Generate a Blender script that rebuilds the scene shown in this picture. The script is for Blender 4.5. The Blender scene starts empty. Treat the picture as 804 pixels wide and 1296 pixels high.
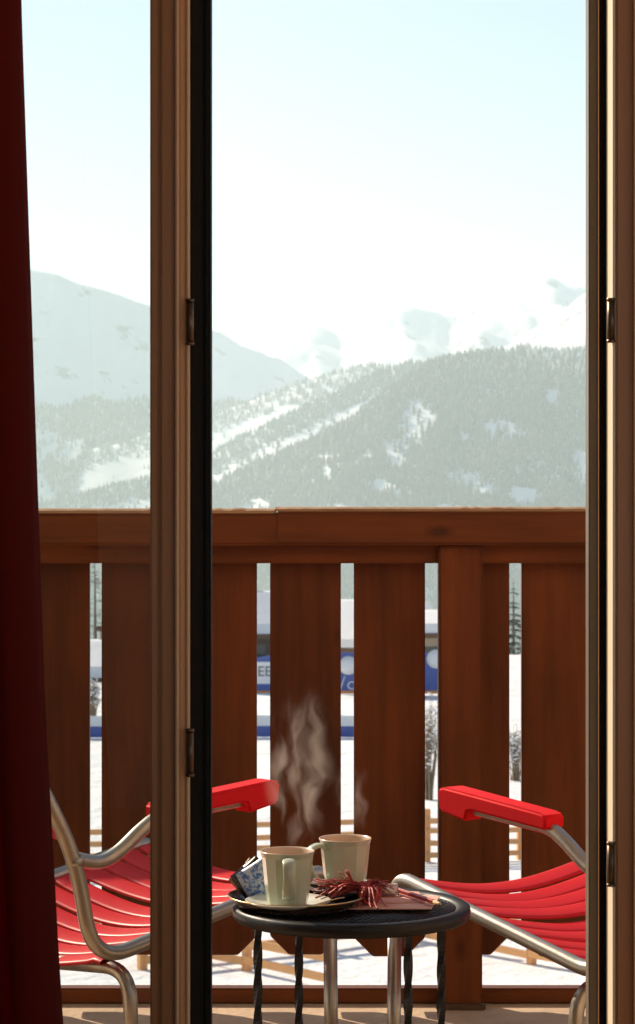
import bpy, bmesh, math, random
import numpy as np
from mathutils import Vector, Matrix, Quaternion
random.seed(7)
RNG = np.random.default_rng(11)
PI = math.pi
R = math.radians
SC = bpy.context.scene
COL = SC.collection

# ------------------------------------------------------------------ camera
F = 3200.0            # focal length in photograph pixels (804 x 1296)
CX, HY = 402.0, 600.0  # principal column, horizon row
ZC = 1.125            # eye height above the balcony floor
cd = bpy.data.cameras.new("camera")
cd.sensor_fit = 'VERTICAL'
cd.sensor_height = 36.0
cd.sensor_width = 24.0
cd.lens = F / 1296.0 * 36.0
cd.shift_y = -(648.0 - HY) / 1296.0
cd.clip_start = 0.05
cd.clip_end = 60000.0
cd.dof.use_dof = True
cd.dof.focus_distance = 4.4
cd.dof.aperture_fstop = 22.0
cam = bpy.data.objects.new("camera", cd)
COL.objects.link(cam)
cam.location = (0, 0, ZC)
cam.rotation_euler = (R(90), 0, 0)
SC.camera = cam

# ------------------------------------------------------------------ light
SUN_EL, SUN_AZ = R(33.0), R(-44.0)     # azimuth from +Y towards +X
w = bpy.data.worlds.new("World")
SC.world = w
w.use_nodes = True
nt = w.node_tree
sky = nt.nodes.new("ShaderNodeTexSky")
sky.sky_type = 'NISHITA'
sky.sun_disc = False
sky.sun_elevation = SUN_EL
sky.sun_rotation = SUN_AZ
sky.altitude = 1500.0
sky.air_density = 1.0
sky.dust_density = 0.9
sky.ozone_density = 1.0
nt.links.new(sky.outputs[0], nt.nodes["Background"].inputs[0])
nt.nodes["Background"].inputs[1].default_value = 0.085
sd = bpy.data.lights.new("sun", 'SUN')
sd.energy = 5.0
sd.angle = R(0.6)
sd.color = (1.0, 0.85, 0.66)
sun = bpy.data.objects.new("sun", sd)
COL.objects.link(sun)
SUNV = Vector((math.sin(SUN_AZ) * math.cos(SUN_EL), math.cos(SUN_AZ) * math.cos(SUN_EL), math.sin(SUN_EL)))
sun.rotation_euler = SUNV.to_track_quat('Z', 'Y').to_euler()
sun.location = (-6, 9, 9)
vs = SC.view_settings
vs.view_transform = 'Standard'
vs.look = 'None'
vs.exposure = 0.68
vs.gamma = 1.0
vs.use_curve_mapping = False
cy = SC.cycles
cy.use_denoising = True
cy.max_bounces = 10
cy.diffuse_bounces = 5
cy.glossy_bounces = 4
cy.transparent_max_bounces = 12
cy.transmission_bounces = 6
cy.volume_bounces = 1
cy.sample_clamp_indirect = 6.0
cy.caustics_reflective = False
cy.caustics_refractive = False

# ------------------------------------------------------------------ helpers
def X(px, Y): return (px - CX) * Y / F
def Z(py, Y): return ZC - (py - HY) * Y / F

def link(o, parent=None):
    COL.objects.link(o)
    if parent is not None:
        o.parent = parent
    return o

def tag(o, label=None, cat=None, group=None, kind=None):
    if label: o["label"] = label
    if cat: o["category"] = cat
    if group: o["group"] = group
    if kind: o["kind"] = kind
    return o

def empty(name, loc=(0, 0, 0), rz=0.0, label=None, cat=None, group=None):
    o = bpy.data.objects.new(name, None)
    o.empty_display_size = 0.05
    COL.objects.link(o)
    o.location = loc
    o.rotation_euler = (0, 0, rz)
    return tag(o, label, cat, group)

def copy_tree(o, parent=None):
    c = o.copy()
    COL.objects.link(c)
    c.parent = parent
    for ch in list(o.children):
        copy_tree(ch, c)
    return c

class MB:
    """collects shapes of ONE mesh object"""
    def __init__(self):
        self.v = []
        self.f = []
        self.s = []
    def add(self, vs_, fs, smooth=False):
        n = len(self.v)
        self.v.extend([tuple(p) for p in vs_])
        for f in fs:
            self.f.append(tuple(i + n for i in f))
            self.s.append(smooth)
        return self
    def box(self, x0, x1, y0, y1, z0, z1):
        vs_ = [(x, y, z) for z in (z0, z1) for y in (y0, y1) for x in (x0, x1)]
        fs = [(0, 2, 3, 1), (4, 5, 7, 6), (0, 1, 5, 4), (2, 6, 7, 3), (0, 4, 6, 2), (1, 3, 7, 5)]
        return self.add(vs_, fs)
    def bbox(self, x0, x1, y0, y1, z0, z1, b=0.003):
        bm = bmesh.new()
        bmesh.ops.create_cube(bm, size=1.0)
        for v in bm.verts:
            v.co = Vector(((x0 + x1) / 2 + v.co.x * (x1 - x0), (y0 + y1) / 2 + v.co.y * (y1 - y0), (z0 + z1) / 2 + v.co.z * (z1 - z0)))
        bmesh.ops.bevel(bm, geom=list(bm.edges), offset=b, segments=2, affect='EDGES')
        return self.bm(bm)
    def bm(self, bm, smooth=False):
        bm.verts.index_update()
        self.add([v.co[:] for v in bm.verts], [[v.index for v in f.verts] for f in bm.faces], smooth)
        bm.free()
        return self
    def prism(self, poly, axis, a0, a1):
        """poly: 2D points; axis the extrusion axis"""
        n = len(poly)
        def P(p, a):
            return {'x': (a, p[0], p[1]), 'y': (p[0], a, p[1]), 'z': (p[0], p[1], a)}[axis]
        vs_ = [P(p, a0) for p in poly] + [P(p, a1) for p in poly]
        fs = [tuple(range(n - 1, -1, -1)), tuple(range(n, 2 * n))]
        fs += [(i, (i + 1) % n, n + (i + 1) % n, n + i) for i in range(n)]
        return self.add(vs_, fs)
    def tube(self, pts, r, n=10, cap=True, smooth=True, flat=None, up=None, twist=0.0):
        """sweep; r number or list; flat: second radius (ellipse)"""
        pts = [Vector(p) for p in pts]
        m = len(pts)
        rs = r if isinstance(r, (list, tuple)) else [r] * m
        tang = []
        for i in range(m):
            a = pts[max(i - 1, 0)]; b = pts[min(i + 1, m - 1)]
            tang.append((b - a).normalized())
        nrm = Vector(up) if up else (Vector((0, 0, 1)) if abs(tang[0].z) < 0.9 else Vector((1, 0, 0)))
        vs_ = []
        for i in range(m):
            t = tang[i]
            nrm = (nrm - t * nrm.dot(t))
            if nrm.length < 1e-6:
                nrm = t.orthogonal()
            nrm.normalize()
            bn = t.cross(nrm)
            for k in range(n):
                a = 2 * PI * k / n + twist * i
                ca, sa = math.cos(a), math.sin(a)
                r1 = rs[i]
                r2 = flat if flat is not None else r1
                vs_.append(pts[i] + nrm * (ca * r2) + bn * (sa * r1))
        fs = []
        for i in range(m - 1):
            for k in range(n):
                fs.append((i * n + k, i * n + (k + 1) % n, (i + 1) * n + (k + 1) % n, (i + 1) * n + k))
        base = len(self.v)
        self.add(vs_, fs, smooth)
        if cap:
            self.f.append(tuple(base + k for k in range(n - 1, -1, -1))); self.s.append(False)
            self.f.append(tuple(base + (m - 1) * n + k for k in range(n))); self.s.append(False)
        return self
    def lathe(self, prof, n=40, c=(0, 0, 0), rfun=None, smooth=True, closed=False):
        m = len(prof)
        vs_ = []
        for j, (r, z) in enumerate(prof):
            for k in range(n):
                a = 2 * PI * k / n
                rr = r if rfun is None else rfun(j, r, a)
                vs_.append((c[0] + rr * math.cos(a), c[1] + rr * math.sin(a), c[2] + z))
        fs = []
        for j in range(m - 1 if not closed else m):
            j2 = (j + 1) % m
            for k in range(n):
                fs.append((j * n + k, j * n + (k + 1) % n, j2 * n + (k + 1) % n, j2 * n + k))
        return self.add(vs_, fs, smooth)
    def build(self, name, mat_, parent=None, sharp=None):
        me = bpy.data.meshes.new(name)
        me.from_pydata(self.v, [], self.f)
        me.polygons.foreach_set("use_smooth", self.s)
        me.materials.append(mat_)
        me.update()
        if sharp is not None:
            me.polygons.foreach_set("use_smooth", [True] * len(self.f))
            me.set_sharp_from_angle(angle=R(sharp))
        o = bpy.data.objects.new(name, me)
        return link(o, parent)

def obox(name, x0, x1, y0, y1, z0, z1, m, parent=None, b=0.002):
    return MB().bbox(x0, x1, y0, y1, z0, z1, b).build(name, m, parent)

def bez(pts, n=8):
    """Catmull-Rom through pts"""
    P = [Vector(p) for p in pts]
    out = []
    for i in range(len(P) - 1):
        p0 = P[i - 1] if i > 0 else P[0] * 2 - P[1]
        p1, p2 = P[i], P[i + 1]
        p3 = P[i + 2] if i + 2 < len(P) else P[-1] * 2 - P[-2]
        for k in range(n):
            t = k / n
            out.append(0.5 * ((2 * p1) + (p2 - p0) * t + (2 * p0 - 5 * p1 + 4 * p2 - p3) * t * t + (3 * p1 - p0 - 3 * p2 + p3) * t ** 3))
    out.append(P[-1])
    return out

def bend(pts, rad=0.05, n=6):
    """polyline with rounded corners"""
    P = [Vector(p) for p in pts]
    out = [P[0]]
    for i in range(1, len(P) - 1):
        a = P[i - 1] - P[i]; b = P[i + 1] - P[i]
        rr = min(rad, a.length * 0.48, b.length * 0.48)
        s = P[i] + a.normalized() * rr; e = P[i] + b.normalized() * rr
        for k in range(n + 1):
            t = k / n
            out.append(s * (1 - t) ** 2 + P[i] * 2 * t * (1 - t) + e * t * t)
    out.append(P[-1])
    return out

# ------------------------------------------------------------------ materials
def mat(name, base, rough=0.6, metal=0.0, var=0.0, scale=8.0, bump=0.0, bscale=None, stretch=None,
        col2=None, spec=None, coat=0.0, detail=5.0, rand=0.0, sheen=0.0, blotch=0.0):
    m = bpy.data.materials.new(name)
    m.use_nodes = True
    n = m.node_tree; N = n.nodes; L = n.links
    b = N["Principled BSDF"]
    b.inputs["Base Color"].default_value = (*base, 1)
    b.inputs["Roughness"].default_value = rough
    b.inputs["Metallic"].default_value = metal
    if spec is not None: b.inputs["Specular IOR Level"].default_value = spec
    if coat: b.inputs["Coat Weight"].default_value = coat; b.inputs["Coat Roughness"].default_value = 0.15
    if sheen: b.inputs["Sheen Weight"].default_value = sheen
    if var or bump or rand:
        tc = N.new("ShaderNodeTexCoord")
        oi = N.new("ShaderNodeObjectInfo")
        off = N.new("ShaderNodeVectorMath"); off.operation = 'SCALE'
        off.inputs[0].default_value = (17.0, 31.0, 23.0)
        L.new(oi.outputs["Random"], off.inputs["Scale"])
        ad = N.new("ShaderNodeVectorMath"); ad.operation = 'ADD'
        L.new(tc.outputs["Object"], ad.inputs[0]); L.new(off.outputs[0], ad.inputs[1])
        mp = N.new("ShaderNodeMapping")
        if stretch: mp.inputs["Scale"].default_value = stretch
        L.new(ad.outputs[0], mp.inputs["Vector"])
        ns = N.new("ShaderNodeTexNoise")
        ns.inputs["Scale"].default_value = scale
        ns.inputs["Detail"].default_value = detail
        ns.inputs["Roughness"].default_value = 0.62
        L.new(mp.outputs[0], ns.inputs["Vector"])
        if var:
            c2 = col2 if col2 else tuple(c * 0.55 for c in base)
            rp = N.new("ShaderNodeMapRange")
            rp.inputs["From Min"].default_value = 0.5 - 0.28
            rp.inputs["From Max"].default_value = 0.5 + 0.28
            L.new(ns.outputs["Fac"], rp.inputs["Value"])
            mul = N.new("ShaderNodeMath"); mul.operation = 'MULTIPLY'; mul.inputs[1].default_value = var
            L.new(rp.outputs[0], mul.inputs[0])
            mx = N.new("ShaderNodeMix"); mx.data_type = 'RGBA'
            mx.inputs["A"].default_value = (*base, 1); mx.inputs["B"].default_value = (*c2, 1)
            L.new(mul.outputs[0], mx.inputs["Factor"])
            last = mx.outputs["Result"]
            if blotch:
                nb2 = N.new("ShaderNodeTexNoise"); nb2.inputs["Scale"].default_value = 2.6; nb2.inputs["Detail"].default_value = 3
                mp2 = N.new("ShaderNodeMapping"); mp2.inputs["Scale"].default_value = (2.2, 2.2, 1.0) if (stretch and stretch[2] < 1) else (1.0, 2.2, 2.2)
                L.new(ad.outputs[0], mp2.inputs["Vector"]); L.new(mp2.outputs[0], nb2.inputs["Vector"])
                mb2 = N.new("ShaderNodeMapRange"); mb2.inputs["From Min"].default_value = 0.3; mb2.inputs["From Max"].default_value = 0.7
                mb2.inputs["To Min"].default_value = 1 - blotch; mb2.inputs["To Max"].default_value = 1 + blotch
                L.new(nb2.outputs["Fac"], mb2.inputs["Value"])
                hb = N.new("ShaderNodeHueSaturation"); L.new(mb2.outputs[0], hb.inputs["Value"]); L.new(last, hb.inputs["Color"]); last = hb.outputs[0]
                vk = N.new("ShaderNodeTexVoronoi"); vk.inputs["Scale"].default_value = 4.2
                mk = N.new("ShaderNodeMapping"); mk.inputs["Scale"].default_value = (1.6, 1.6, 0.7) if (stretch and stretch[2] < 1) else (0.7, 1.6, 1.6)
                L.new(ad.outputs[0], mk.inputs["Vector"]); L.new(mk.outputs[0], vk.inputs["Vector"])
                rk = N.new("ShaderNodeMapRange"); rk.inputs["From Min"].default_value = 0.03; rk.inputs["From Max"].default_value = 0.11; rk.inputs["To Min"].default_value = 0.45
                L.new(vk.outputs["Distance"], rk.inputs["Value"])
                hk = N.new("ShaderNodeHueSaturation"); L.new(rk.outputs[0], hk.inputs["Value"]); L.new(last, hk.inputs["Color"]); last = hk.outputs[0]
            if rand:
                hv = N.new("ShaderNodeHueSaturation")
                mr = N.new("ShaderNodeMapRange")
                mr.inputs["To Min"].default_value = 1 - rand; mr.inputs["To Max"].default_value = 1 + rand
                L.new(oi.outputs["Random"], mr.inputs["Value"]); L.new(mr.outputs[0], hv.inputs["Value"])
                L.new(last, hv.inputs["Color"]); last = hv.outputs[0]
            L.new(last, b.inputs["Base Color"])
            rr = N.new("ShaderNodeMapRange")
            rr.inputs["To Min"].default_value = max(0.03, rough - 0.1 * var); rr.inputs["To Max"].default_value = min(1, rough + 0.14 * var)
            L.new(ns.outputs["Fac"], rr.inputs["Value"]); L.new(rr.outputs[0], b.inputs["Roughness"])
        if bump:
            nb = ns
            if bscale:
                nb = N.new("ShaderNodeTexNoise"); nb.inputs["Scale"].default_value = bscale; nb.inputs["Detail"].default_value = 4
                L.new(mp.outputs[0], nb.inputs["Vector"])
            bp = N.new("ShaderNodeBump"); bp.inputs["Strength"].default_value = bump; bp.inputs["Distance"].default_value = 0.01
            L.new(nb.outputs["Fac"], bp.inputs["Height"]); L.new(bp.outputs[0], b.inputs["Normal"])
    return m

VG = (14, 14, 0.8)       # vertical grain
HG = (0.8, 14, 14)       # grain along x
M = {}
M['rail_wood'] = mat('stained_balcony_wood', (0.155, 0.040, 0.0080), 0.55, var=0.9, scale=3.2, stretch=(9, 9, 0.55), bump=0.25, col2=(0.058, 0.0155, 0.004), rand=0.28, blotch=0.3, spec=0.2)
M['rail_wood_h'] = mat('stained_rail_wood', (0.170, 0.046, 0.0092), 0.55, var=0.9, scale=3.2, stretch=(0.55, 9, 9), bump=0.25, col2=(0.068, 0.019, 0.005), rand=0.08, blotch=0.22, spec=0.2)
M['rail_top'] = mat('lit_rail_top_wood', (0.42, 0.27, 0.15), 0.8, var=0.9, scale=6, stretch=(0.6, 8, 8), bump=0.5, col2=(0.22, 0.12, 0.06))  # rail wood lightened to tan, painting in its lit top edge
M['frame_wood'] = mat('varnished_frame_wood', (0.46, 0.175, 0.052), 0.42, var=0.8, scale=4, stretch=(12, 12, 0.35), bump=0.12, col2=(0.34, 0.12, 0.034), coat=0.05)
M['frame_lit'] = mat('lit_frame_wood', (0.88, 0.54, 0.30), 0.4, var=0.5, scale=4, stretch=(12, 12, 0.35), bump=0.1, col2=(0.74, 0.42, 0.21))  # frame wood with caught light put into its colour, for bright edges
M['frame_half_lit'] = mat('half_lit_frame_wood', (0.84, 0.40, 0.16), 0.45, var=0.6, scale=4, stretch=(12, 12, 0.35), bump=0.1, col2=(0.70, 0.30, 0.11))  # same wood lightened less, for the casing in reflected light
M['reveal'] = mat('sunlit_reveal_tone', (0.80, 0.64, 0.44), 0.5, var=0.3, scale=4, stretch=(12, 12, 0.35))  # jamb wood paled so the reveal reads as sunlit
M['gasket'] = mat('dark_seal', (0.016, 0.011, 0.007), 0.6, var=0.4, scale=20, bump=0.05, spec=0.15)
M['outer_frame'] = mat('weathered_outer_frame', (0.15, 0.10, 0.06), 0.5, var=0.6, scale=4, stretch=(10, 10, 0.4), bump=0.1)
M['hinge'] = mat('bronze_hinge', (0.16, 0.10, 0.06), 0.38, metal=0.8, var=0.5, scale=40)
M['plaster'] = mat('cream_plaster', (0.76, 0.66, 0.53), 0.85, var=0.3, scale=5, bump=0.1, col2=(0.70, 0.60, 0.46))
M['outer_wall'] = mat('cream_outer_render', (0.72, 0.58, 0.42), 0.85, var=0.4, scale=6, bump=0.2, col2=(0.64, 0.50, 0.35))
M['room_floor'] = mat('room_floor_boards', (0.52, 0.36, 0.22), 0.5, var=0.6, scale=4, stretch=(8, 0.6, 8), bump=0.1)
M['deck'] = mat('balcony_screed', (0.60, 0.42, 0.27), 0.75, var=0.8, scale=7, bump=0.35, bscale=60, col2=(0.34, 0.24, 0.16), detail=8)
M['steel'] = mat('brushed_steel_tube', (0.50, 0.46, 0.39), 0.34, metal=0.85, var=0.6, scale=30, bump=0.06, col2=(0.30, 0.26, 0.21))
M['strap'] = mat('red_plastic_strap', (0.60, 0.010, 0.014), 0.42, var=0.35, scale=25, col2=(0.46, 0.007, 0.010), spec=0.3)
M['armred'] = mat('red_plastic_armrest', (0.74, 0.012, 0.017), 0.62, var=0.25, scale=40, col2=(0.64, 0.010, 0.014), spec=0.12, bump=0.03)
M['black'] = mat('black_enamelled_metal', (0.010, 0.009, 0.008), 0.42, metal=0.0, spec=0.3, var=0.5, scale=60, bump=0.05, col2=(0.018, 0.015, 0.013))
M['mug'] = mat('celadon_glaze', (0.50, 0.54, 0.41), 0.18, var=0.6, scale=14, col2=(0.40, 0.43, 0.31), coat=0.3)
M['mug_in'] = mat('cream_glaze', (0.72, 0.55, 0.40), 0.2, var=0.2, scale=14)
M['coffee'] = mat('dark_coffee', (0.05, 0.02, 0.008), 0.05)
M['saucer'] = mat('pale_glaze', (0.74, 0.72, 0.62), 0.18, var=0.3, scale=20, coat=0.3)
M['tray'] = mat('dark_lacquer_tray', (0.035, 0.024, 0.018), 0.22, metal=0.3, var=0.5, scale=30)
M['brass'] = mat('brass_edge', (0.62, 0.42, 0.18), 0.28, metal=1.0, var=0.3, scale=60)
M['raffia'] = mat('red_raffia', (0.50, 0.060, 0.050), 0.5, var=0.8, scale=60, col2=(0.28, 0.028, 0.022))
M['card'] = mat('salmon_paper', (0.78, 0.45, 0.36), 0.7, var=0.3, scale=18)
M['pencil'] = mat('red_paint', (0.40, 0.045, 0.035), 0.35)
M['rawwood'] = mat('raw_wood', (0.62, 0.40, 0.20), 0.6, var=0.4, scale=40)
M['blackfoil'] = mat('black_paper', (0.02, 0.016, 0.014), 0.35)
M['brownfoil'] = mat('brown_paper', (0.30, 0.17, 0.09), 0.5, var=0.4, scale=50)
M['fence'] = mat('sunlit_pine', (0.78, 0.38, 0.13), 0.6, var=0.6, scale=4, stretch=(1, 8, 8), col2=(0.58, 0.27, 0.10))
M['dark_wood'] = mat('dark_chalet_wood', (0.13, 0.065, 0.03), 0.7, var=0.6, scale=3, stretch=(0.5, 6, 6))
M['stone_wall'] = mat('chalet_render', (0.45, 0.36, 0.26), 0.8, var=0.5, scale=2)
M['win_glass'] = mat('dark_window_glass', (0.02, 0.03, 0.04), 0.08)
M['blue'] = mat('blue_banner_cloth', (0.055, 0.10, 0.36), 0.55, var=0.3, scale=2)
M['white'] = mat('white_banner_cloth', (0.78, 0.78, 0.78), 0.6, var=0.15, scale=2)
M['orange'] = mat('orange_trim', (0.75, 0.25, 0.05), 0.5)
M['grey'] = mat('grey_print', (0.10, 0.11, 0.14), 0.6)
M['bark'] = mat('grey_bark', (0.12, 0.095, 0.07), 0.85, var=0.6, scale=6)
M['needle'] = mat('dark_needles', (0.035, 0.055, 0.028), 0.7, var=0.7, scale=1.5, col2=(0.065, 0.075, 0.03))
M['twig'] = mat('frosted_twig', (0.30, 0.22, 0.14), 0.8, var=0.6, scale=6)

def snow_mat(name, rock=False, sc_=0.6, bump=0.4, bdist=0.15):
    m = bpy.data.materials.new(name); m.use_nodes = True
    n = m.node_tree; N = n.nodes; L = n.links; b = N["Principled BSDF"]
    b.inputs["Roughness"].default_value = 0.75
    b.inputs["Specular IOR Level"].default_value = 0.2
    tc = N.new("ShaderNodeTexCoord")
    ns = N.new("ShaderNodeTexNoise"); ns.inputs["Scale"].default_value = sc_; ns.inputs["Detail"].default_value = 8; ns.inputs["Roughness"].default_value = 0.6
    L.new(tc.outputs["Object"], ns.inputs["Vector"])
    mx = N.new("ShaderNodeMix"); mx.data_type = 'RGBA'
    mx.inputs["A"].default_value = (0.80, 0.80, 0.80, 1); mx.inputs["B"].default_value = (0.70, 0.71, 0.72, 1)
    L.new(ns.outputs["Fac"], mx.inputs["Factor"])
    last = mx.outputs["Result"]
    if rock:
        g = N.new("ShaderNodeNewGeometry"); sp = N.new("ShaderNodeSeparateXYZ"); L.new(g.outputs["Normal"], sp.inputs[0])
        n2 = N.new("ShaderNodeTexNoise"); n2.inputs["Scale"].default_value = 0.012; n2.inputs["Detail"].default_value = 9; n2.inputs["Roughness"].default_value = 0.7
        mp = N.new("ShaderNodeMapping"); mp.inputs["Scale"].default_value = (1, 1, 0.45)
        L.new(tc.outputs["Object"], mp.inputs["Vector"]); L.new(mp.outputs[0], n2.inputs["Vector"])
        sb = N.new("ShaderNodeMath"); sb.operation = 'SUBTRACT'; L.new(n2.outputs["Fac"], sb.inputs[0])
        ml = N.new("ShaderNodeMath"); ml.operation = 'MULTIPLY'; ml.inputs[1].default_value = 0.35
        L.new(sp.outputs["Z"], ml.inputs[0]); L.new(ml.outputs[0], sb.inputs[1])
        mr = N.new("ShaderNodeMapRange"); mr.inputs["From Min"].default_value = 0.30; mr.inputs["From Max"].default_value = 0.36
        L.new(sb.outputs[0], mr.inputs["Value"])
        m2 = N.new("ShaderNodeMix"); m2.data_type = 'RGBA'; m2.inputs["B"].default_value = (0.16, 0.15, 0.14, 1)
        L.new(mr.outputs[0], m2.inputs["Factor"]); L.new(last, m2.inputs["A"]); last = m2.outputs["Result"]
    L.new(last, b.inputs["Base Color"])
    bp = N.new("ShaderNodeBump"); bp.inputs["Strength"].default_value = bump; bp.inputs["Distance"].default_value = bdist
    L.new(ns.outputs["Fac"], bp.inputs["Height"]); L.new(bp.outputs[0], b.inputs["Normal"])
    return m
M['snow'] = snow_mat('trodden_snow', False, 0.5, 0.6, 0.5)
M['roof_snow'] = snow_mat('roof_snow', False, 0.8, 0.3, 0.2)
M['mtn'] = snow_mat('mountain_snow', True, 0.01, 0.5, 12.0)

def forest_mat():
    m = bpy.data.materials.new('snow_dusted_conifer'); m.use_nodes = True
    n = m.node_tree; N = n.nodes; L = n.links; b = N["Principled BSDF"]
    b.inputs["Roughness"].default_value = 0.85; b.inputs["Specular IOR Level"].default_value = 0.1
    at = N.new("ShaderNodeAttribute"); at.attribute_name = "dust"
    cr = N.new("ShaderNodeValToRGB")
    cr.color_ramp.elements[0].color = (0.018, 0.028, 0.016, 1)
    cr.color_ramp.elements[1].color = (0.62, 0.63, 0.62, 1)
    e = cr.color_ramp.elements.new(0.35); e.color = (0.07, 0.065, 0.035, 1)
    L.new(at.outputs["Fac"], cr.inputs[0]); L.new(cr.outputs[0], b.inputs["Base Color"])
    return m
M['forest'] = forest_mat()

def glass_mat(name, tint=(0.975, 0.985, 0.98), ior=1.5):
    m = bpy.data.materials.new(name); m.use_nodes = True
    n = m.node_tree; N = n.nodes; L = n.links
    N.remove(N["Principled BSDF"]); out = N["Material Output"]
    fr = N.new("ShaderNodeFresnel"); fr.inputs["IOR"].default_value = ior
    tr = N.new("ShaderNodeBsdfTransparent"); tr.inputs[0].default_value = (*tint, 1)
    gl = N.new("ShaderNodeBsdfGlossy"); gl.inputs["Roughness"].default_value = 0.01
    mx = N.new("ShaderNodeMixShader"); L.new(fr.outputs[0], mx.inputs[0]); L.new(tr.outputs[0], mx.inputs[1]); L.new(gl.outputs[0], mx.inputs[2])
    L.new(mx.outputs[0], out.inputs["Surface"])
    return m
M['glass'] = glass_mat('window_glass')

def curtain_mat():
    m = bpy.data.materials.new('dark_red_curtain_cloth'); m.use_nodes = True
    n = m.node_tree; N = n.nodes; L = n.links; b = N["Principled BSDF"]; out = N["Material Output"]
    b.inputs["Base Color"].default_value = (0.10, 0.009, 0.004, 1); b.inputs["Roughness"].default_value = 0.9
    b.inputs["Specular IOR Level"].default_value = 0.1
    tl = N.new("ShaderNodeBsdfTranslucent"); tl.inputs[0].default_value = (0.70, 0.030, 0.008, 1)
    mx = N.new("ShaderNodeMixShader"); mx.inputs[0].default_value = 0.36
    L.new(b.outputs[0], mx.inputs[1]); L.new(tl.outputs[0], mx.inputs[2]); L.new(mx.outputs[0], out.inputs["Surface"])
    tc = N.new("ShaderNodeTexCoord"); wv = N.new("ShaderNodeTexNoise"); wv.inputs["Scale"].default_value = 350
    L.new(tc.outputs["Object"], wv.inputs["Vector"])
    bp = N.new("ShaderNodeBump"); bp.inputs["Strength"].default_value = 0.2; bp.inputs["Distance"].default_value = 0.002
    L.new(wv.outputs["Fac"], bp.inputs["Height"]); L.new(bp.outputs[0], b.inputs["Normal"])
    return m
M['curtain'] = curtain_mat()

# ------------------------------------------------------------------ numpy noise
_T = np.random.default_rng(3).random((256, 256))
def vnoise(x, y):
    xi = np.floor(x).astype(int); yi = np.floor(y).astype(int)
    fx = x - xi; fy = y - yi
    fx = fx * fx * (3 - 2 * fx); fy = fy * fy * (3 - 2 * fy)
    a = _T[xi % 256, yi % 256]; b = _T[(xi + 1) % 256, yi % 256]
    c = _T[xi % 256, (yi + 1) % 256]; d = _T[(xi + 1) % 256, (yi + 1) % 256]
    return (a * (1 - fx) + b * fx) * (1 - fy) + (c * (1 - fx) + d * fx) * fy
def fbm(x, y, o=5, ridged=False):
    s = 0; a = 0.5; t = 0
    for k in range(o):
        n = vnoise(x * 2 ** k + 13.7 * k, y * 2 ** k + 7.1 * k)
        if ridged: n = 1 - np.abs(2 * n - 1)
        s = s + a * n; t += a; a *= 0.5
    return s / t

def grid_mesh(name, xs, ys, hf, m, parent=None):
    gx, gy = np.meshgrid(xs, ys)
    gz = hf(gx, gy)
    co = np.stack([gx, gy, gz], -1).reshape(-1, 3)
    nx, ny = len(xs), len(ys)
    i = (np.arange(ny - 1)[:, None] * nx + np.arange(nx - 1)[None]).ravel()
    fc = np.stack([i, i + 1, i + nx + 1, i + nx], -1)
    me = bpy.data.meshes.new(name)
    me.from_pydata(co.tolist(), [], fc.tolist())
    me.polygons.foreach_set("use_smooth", [True] * len(fc))
    me.materials.append(m)
    me.update()
    return link(bpy.data.objects.new(name, me), parent)

# ================================================================== SETTING: LANDSCAPE
GZ = -6.9
def ground_h(x, y):
    t = np.clip((y - 112.0) / 1400.0, 0, 1)
    drop = -400.0 * (t * (1.6 - 0.6 * t))
    near = 0.35 * (fbm(x * 0.11 + 5, y * 0.11, 4) - 0.5) * np.clip((y - 8) / 20, 0, 1)
    return GZ + near + drop
xs = np.concatenate([-np.geomspace(13000, 40, 50), np.linspace(-36, 36, 110), np.geomspace(40, 13000, 50)])
ys = np.concatenate([-np.geomspace(150, 4, 8), np.linspace(0, 130, 150), np.geomspace(134, 12500, 70)])
tag(grid_mesh('snow_ground', xs, ys, ground_h, M['snow']), kind='structure')

def ridge_fn(prof, Rm, sf, amp, ns, ridged, meander=0.0, seed=0.0):
    px = np.array([p[0] for p in prof], float); py = np.array([p[1] for p in prof], float)
    def h(x, y):
        pcol = CX + x * F / Rm
        top = ZC - (np.interp(pcol, px, py) - HY) * Rm / F
        yr = Rm + meander * (fbm(x / (Rm * 0.08) + seed, x * 0 + seed, 3) - 0.5)
        top = ZC + (top - ZC) * (yr / Rm)
        d = yr - y
        dd = np.abs(d)
        s = np.where(d > 0, sf, sf * 1.1)
        g = fbm(x / ns + seed, (y * 0.45) / ns + seed * 2, 6, ridged) - 0.5
        crest = fbm(x / (ns * 0.16) + seed, y / (ns * 0.16), 4) - 0.5
        return top - s * dd + amp * g * np.clip(dd / (ns * 0.9), 0, 1) + crest * amp * 0.10
    return h

def mountain(name, prof, Rm, sf, amp, ns, ridged=True, nx=260, ny=130, meander=0.0, seed=0.0, front=1300, back=500, px0=-400, px1=1250):
    h = ridge_fn(prof, Rm, sf, amp, ns, ridged, meander, seed)
    xs = np.linspace(X(px0, Rm), X(px1, Rm), nx)
    ys = np.linspace(Rm - front, Rm + back, ny)
    hh = lambda x, y: np.maximum(h(x, y), -415.0)
    o = grid_mesh(name, xs, ys, hh, M['mtn'])
    tag(o, kind='structure')
    return h

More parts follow.
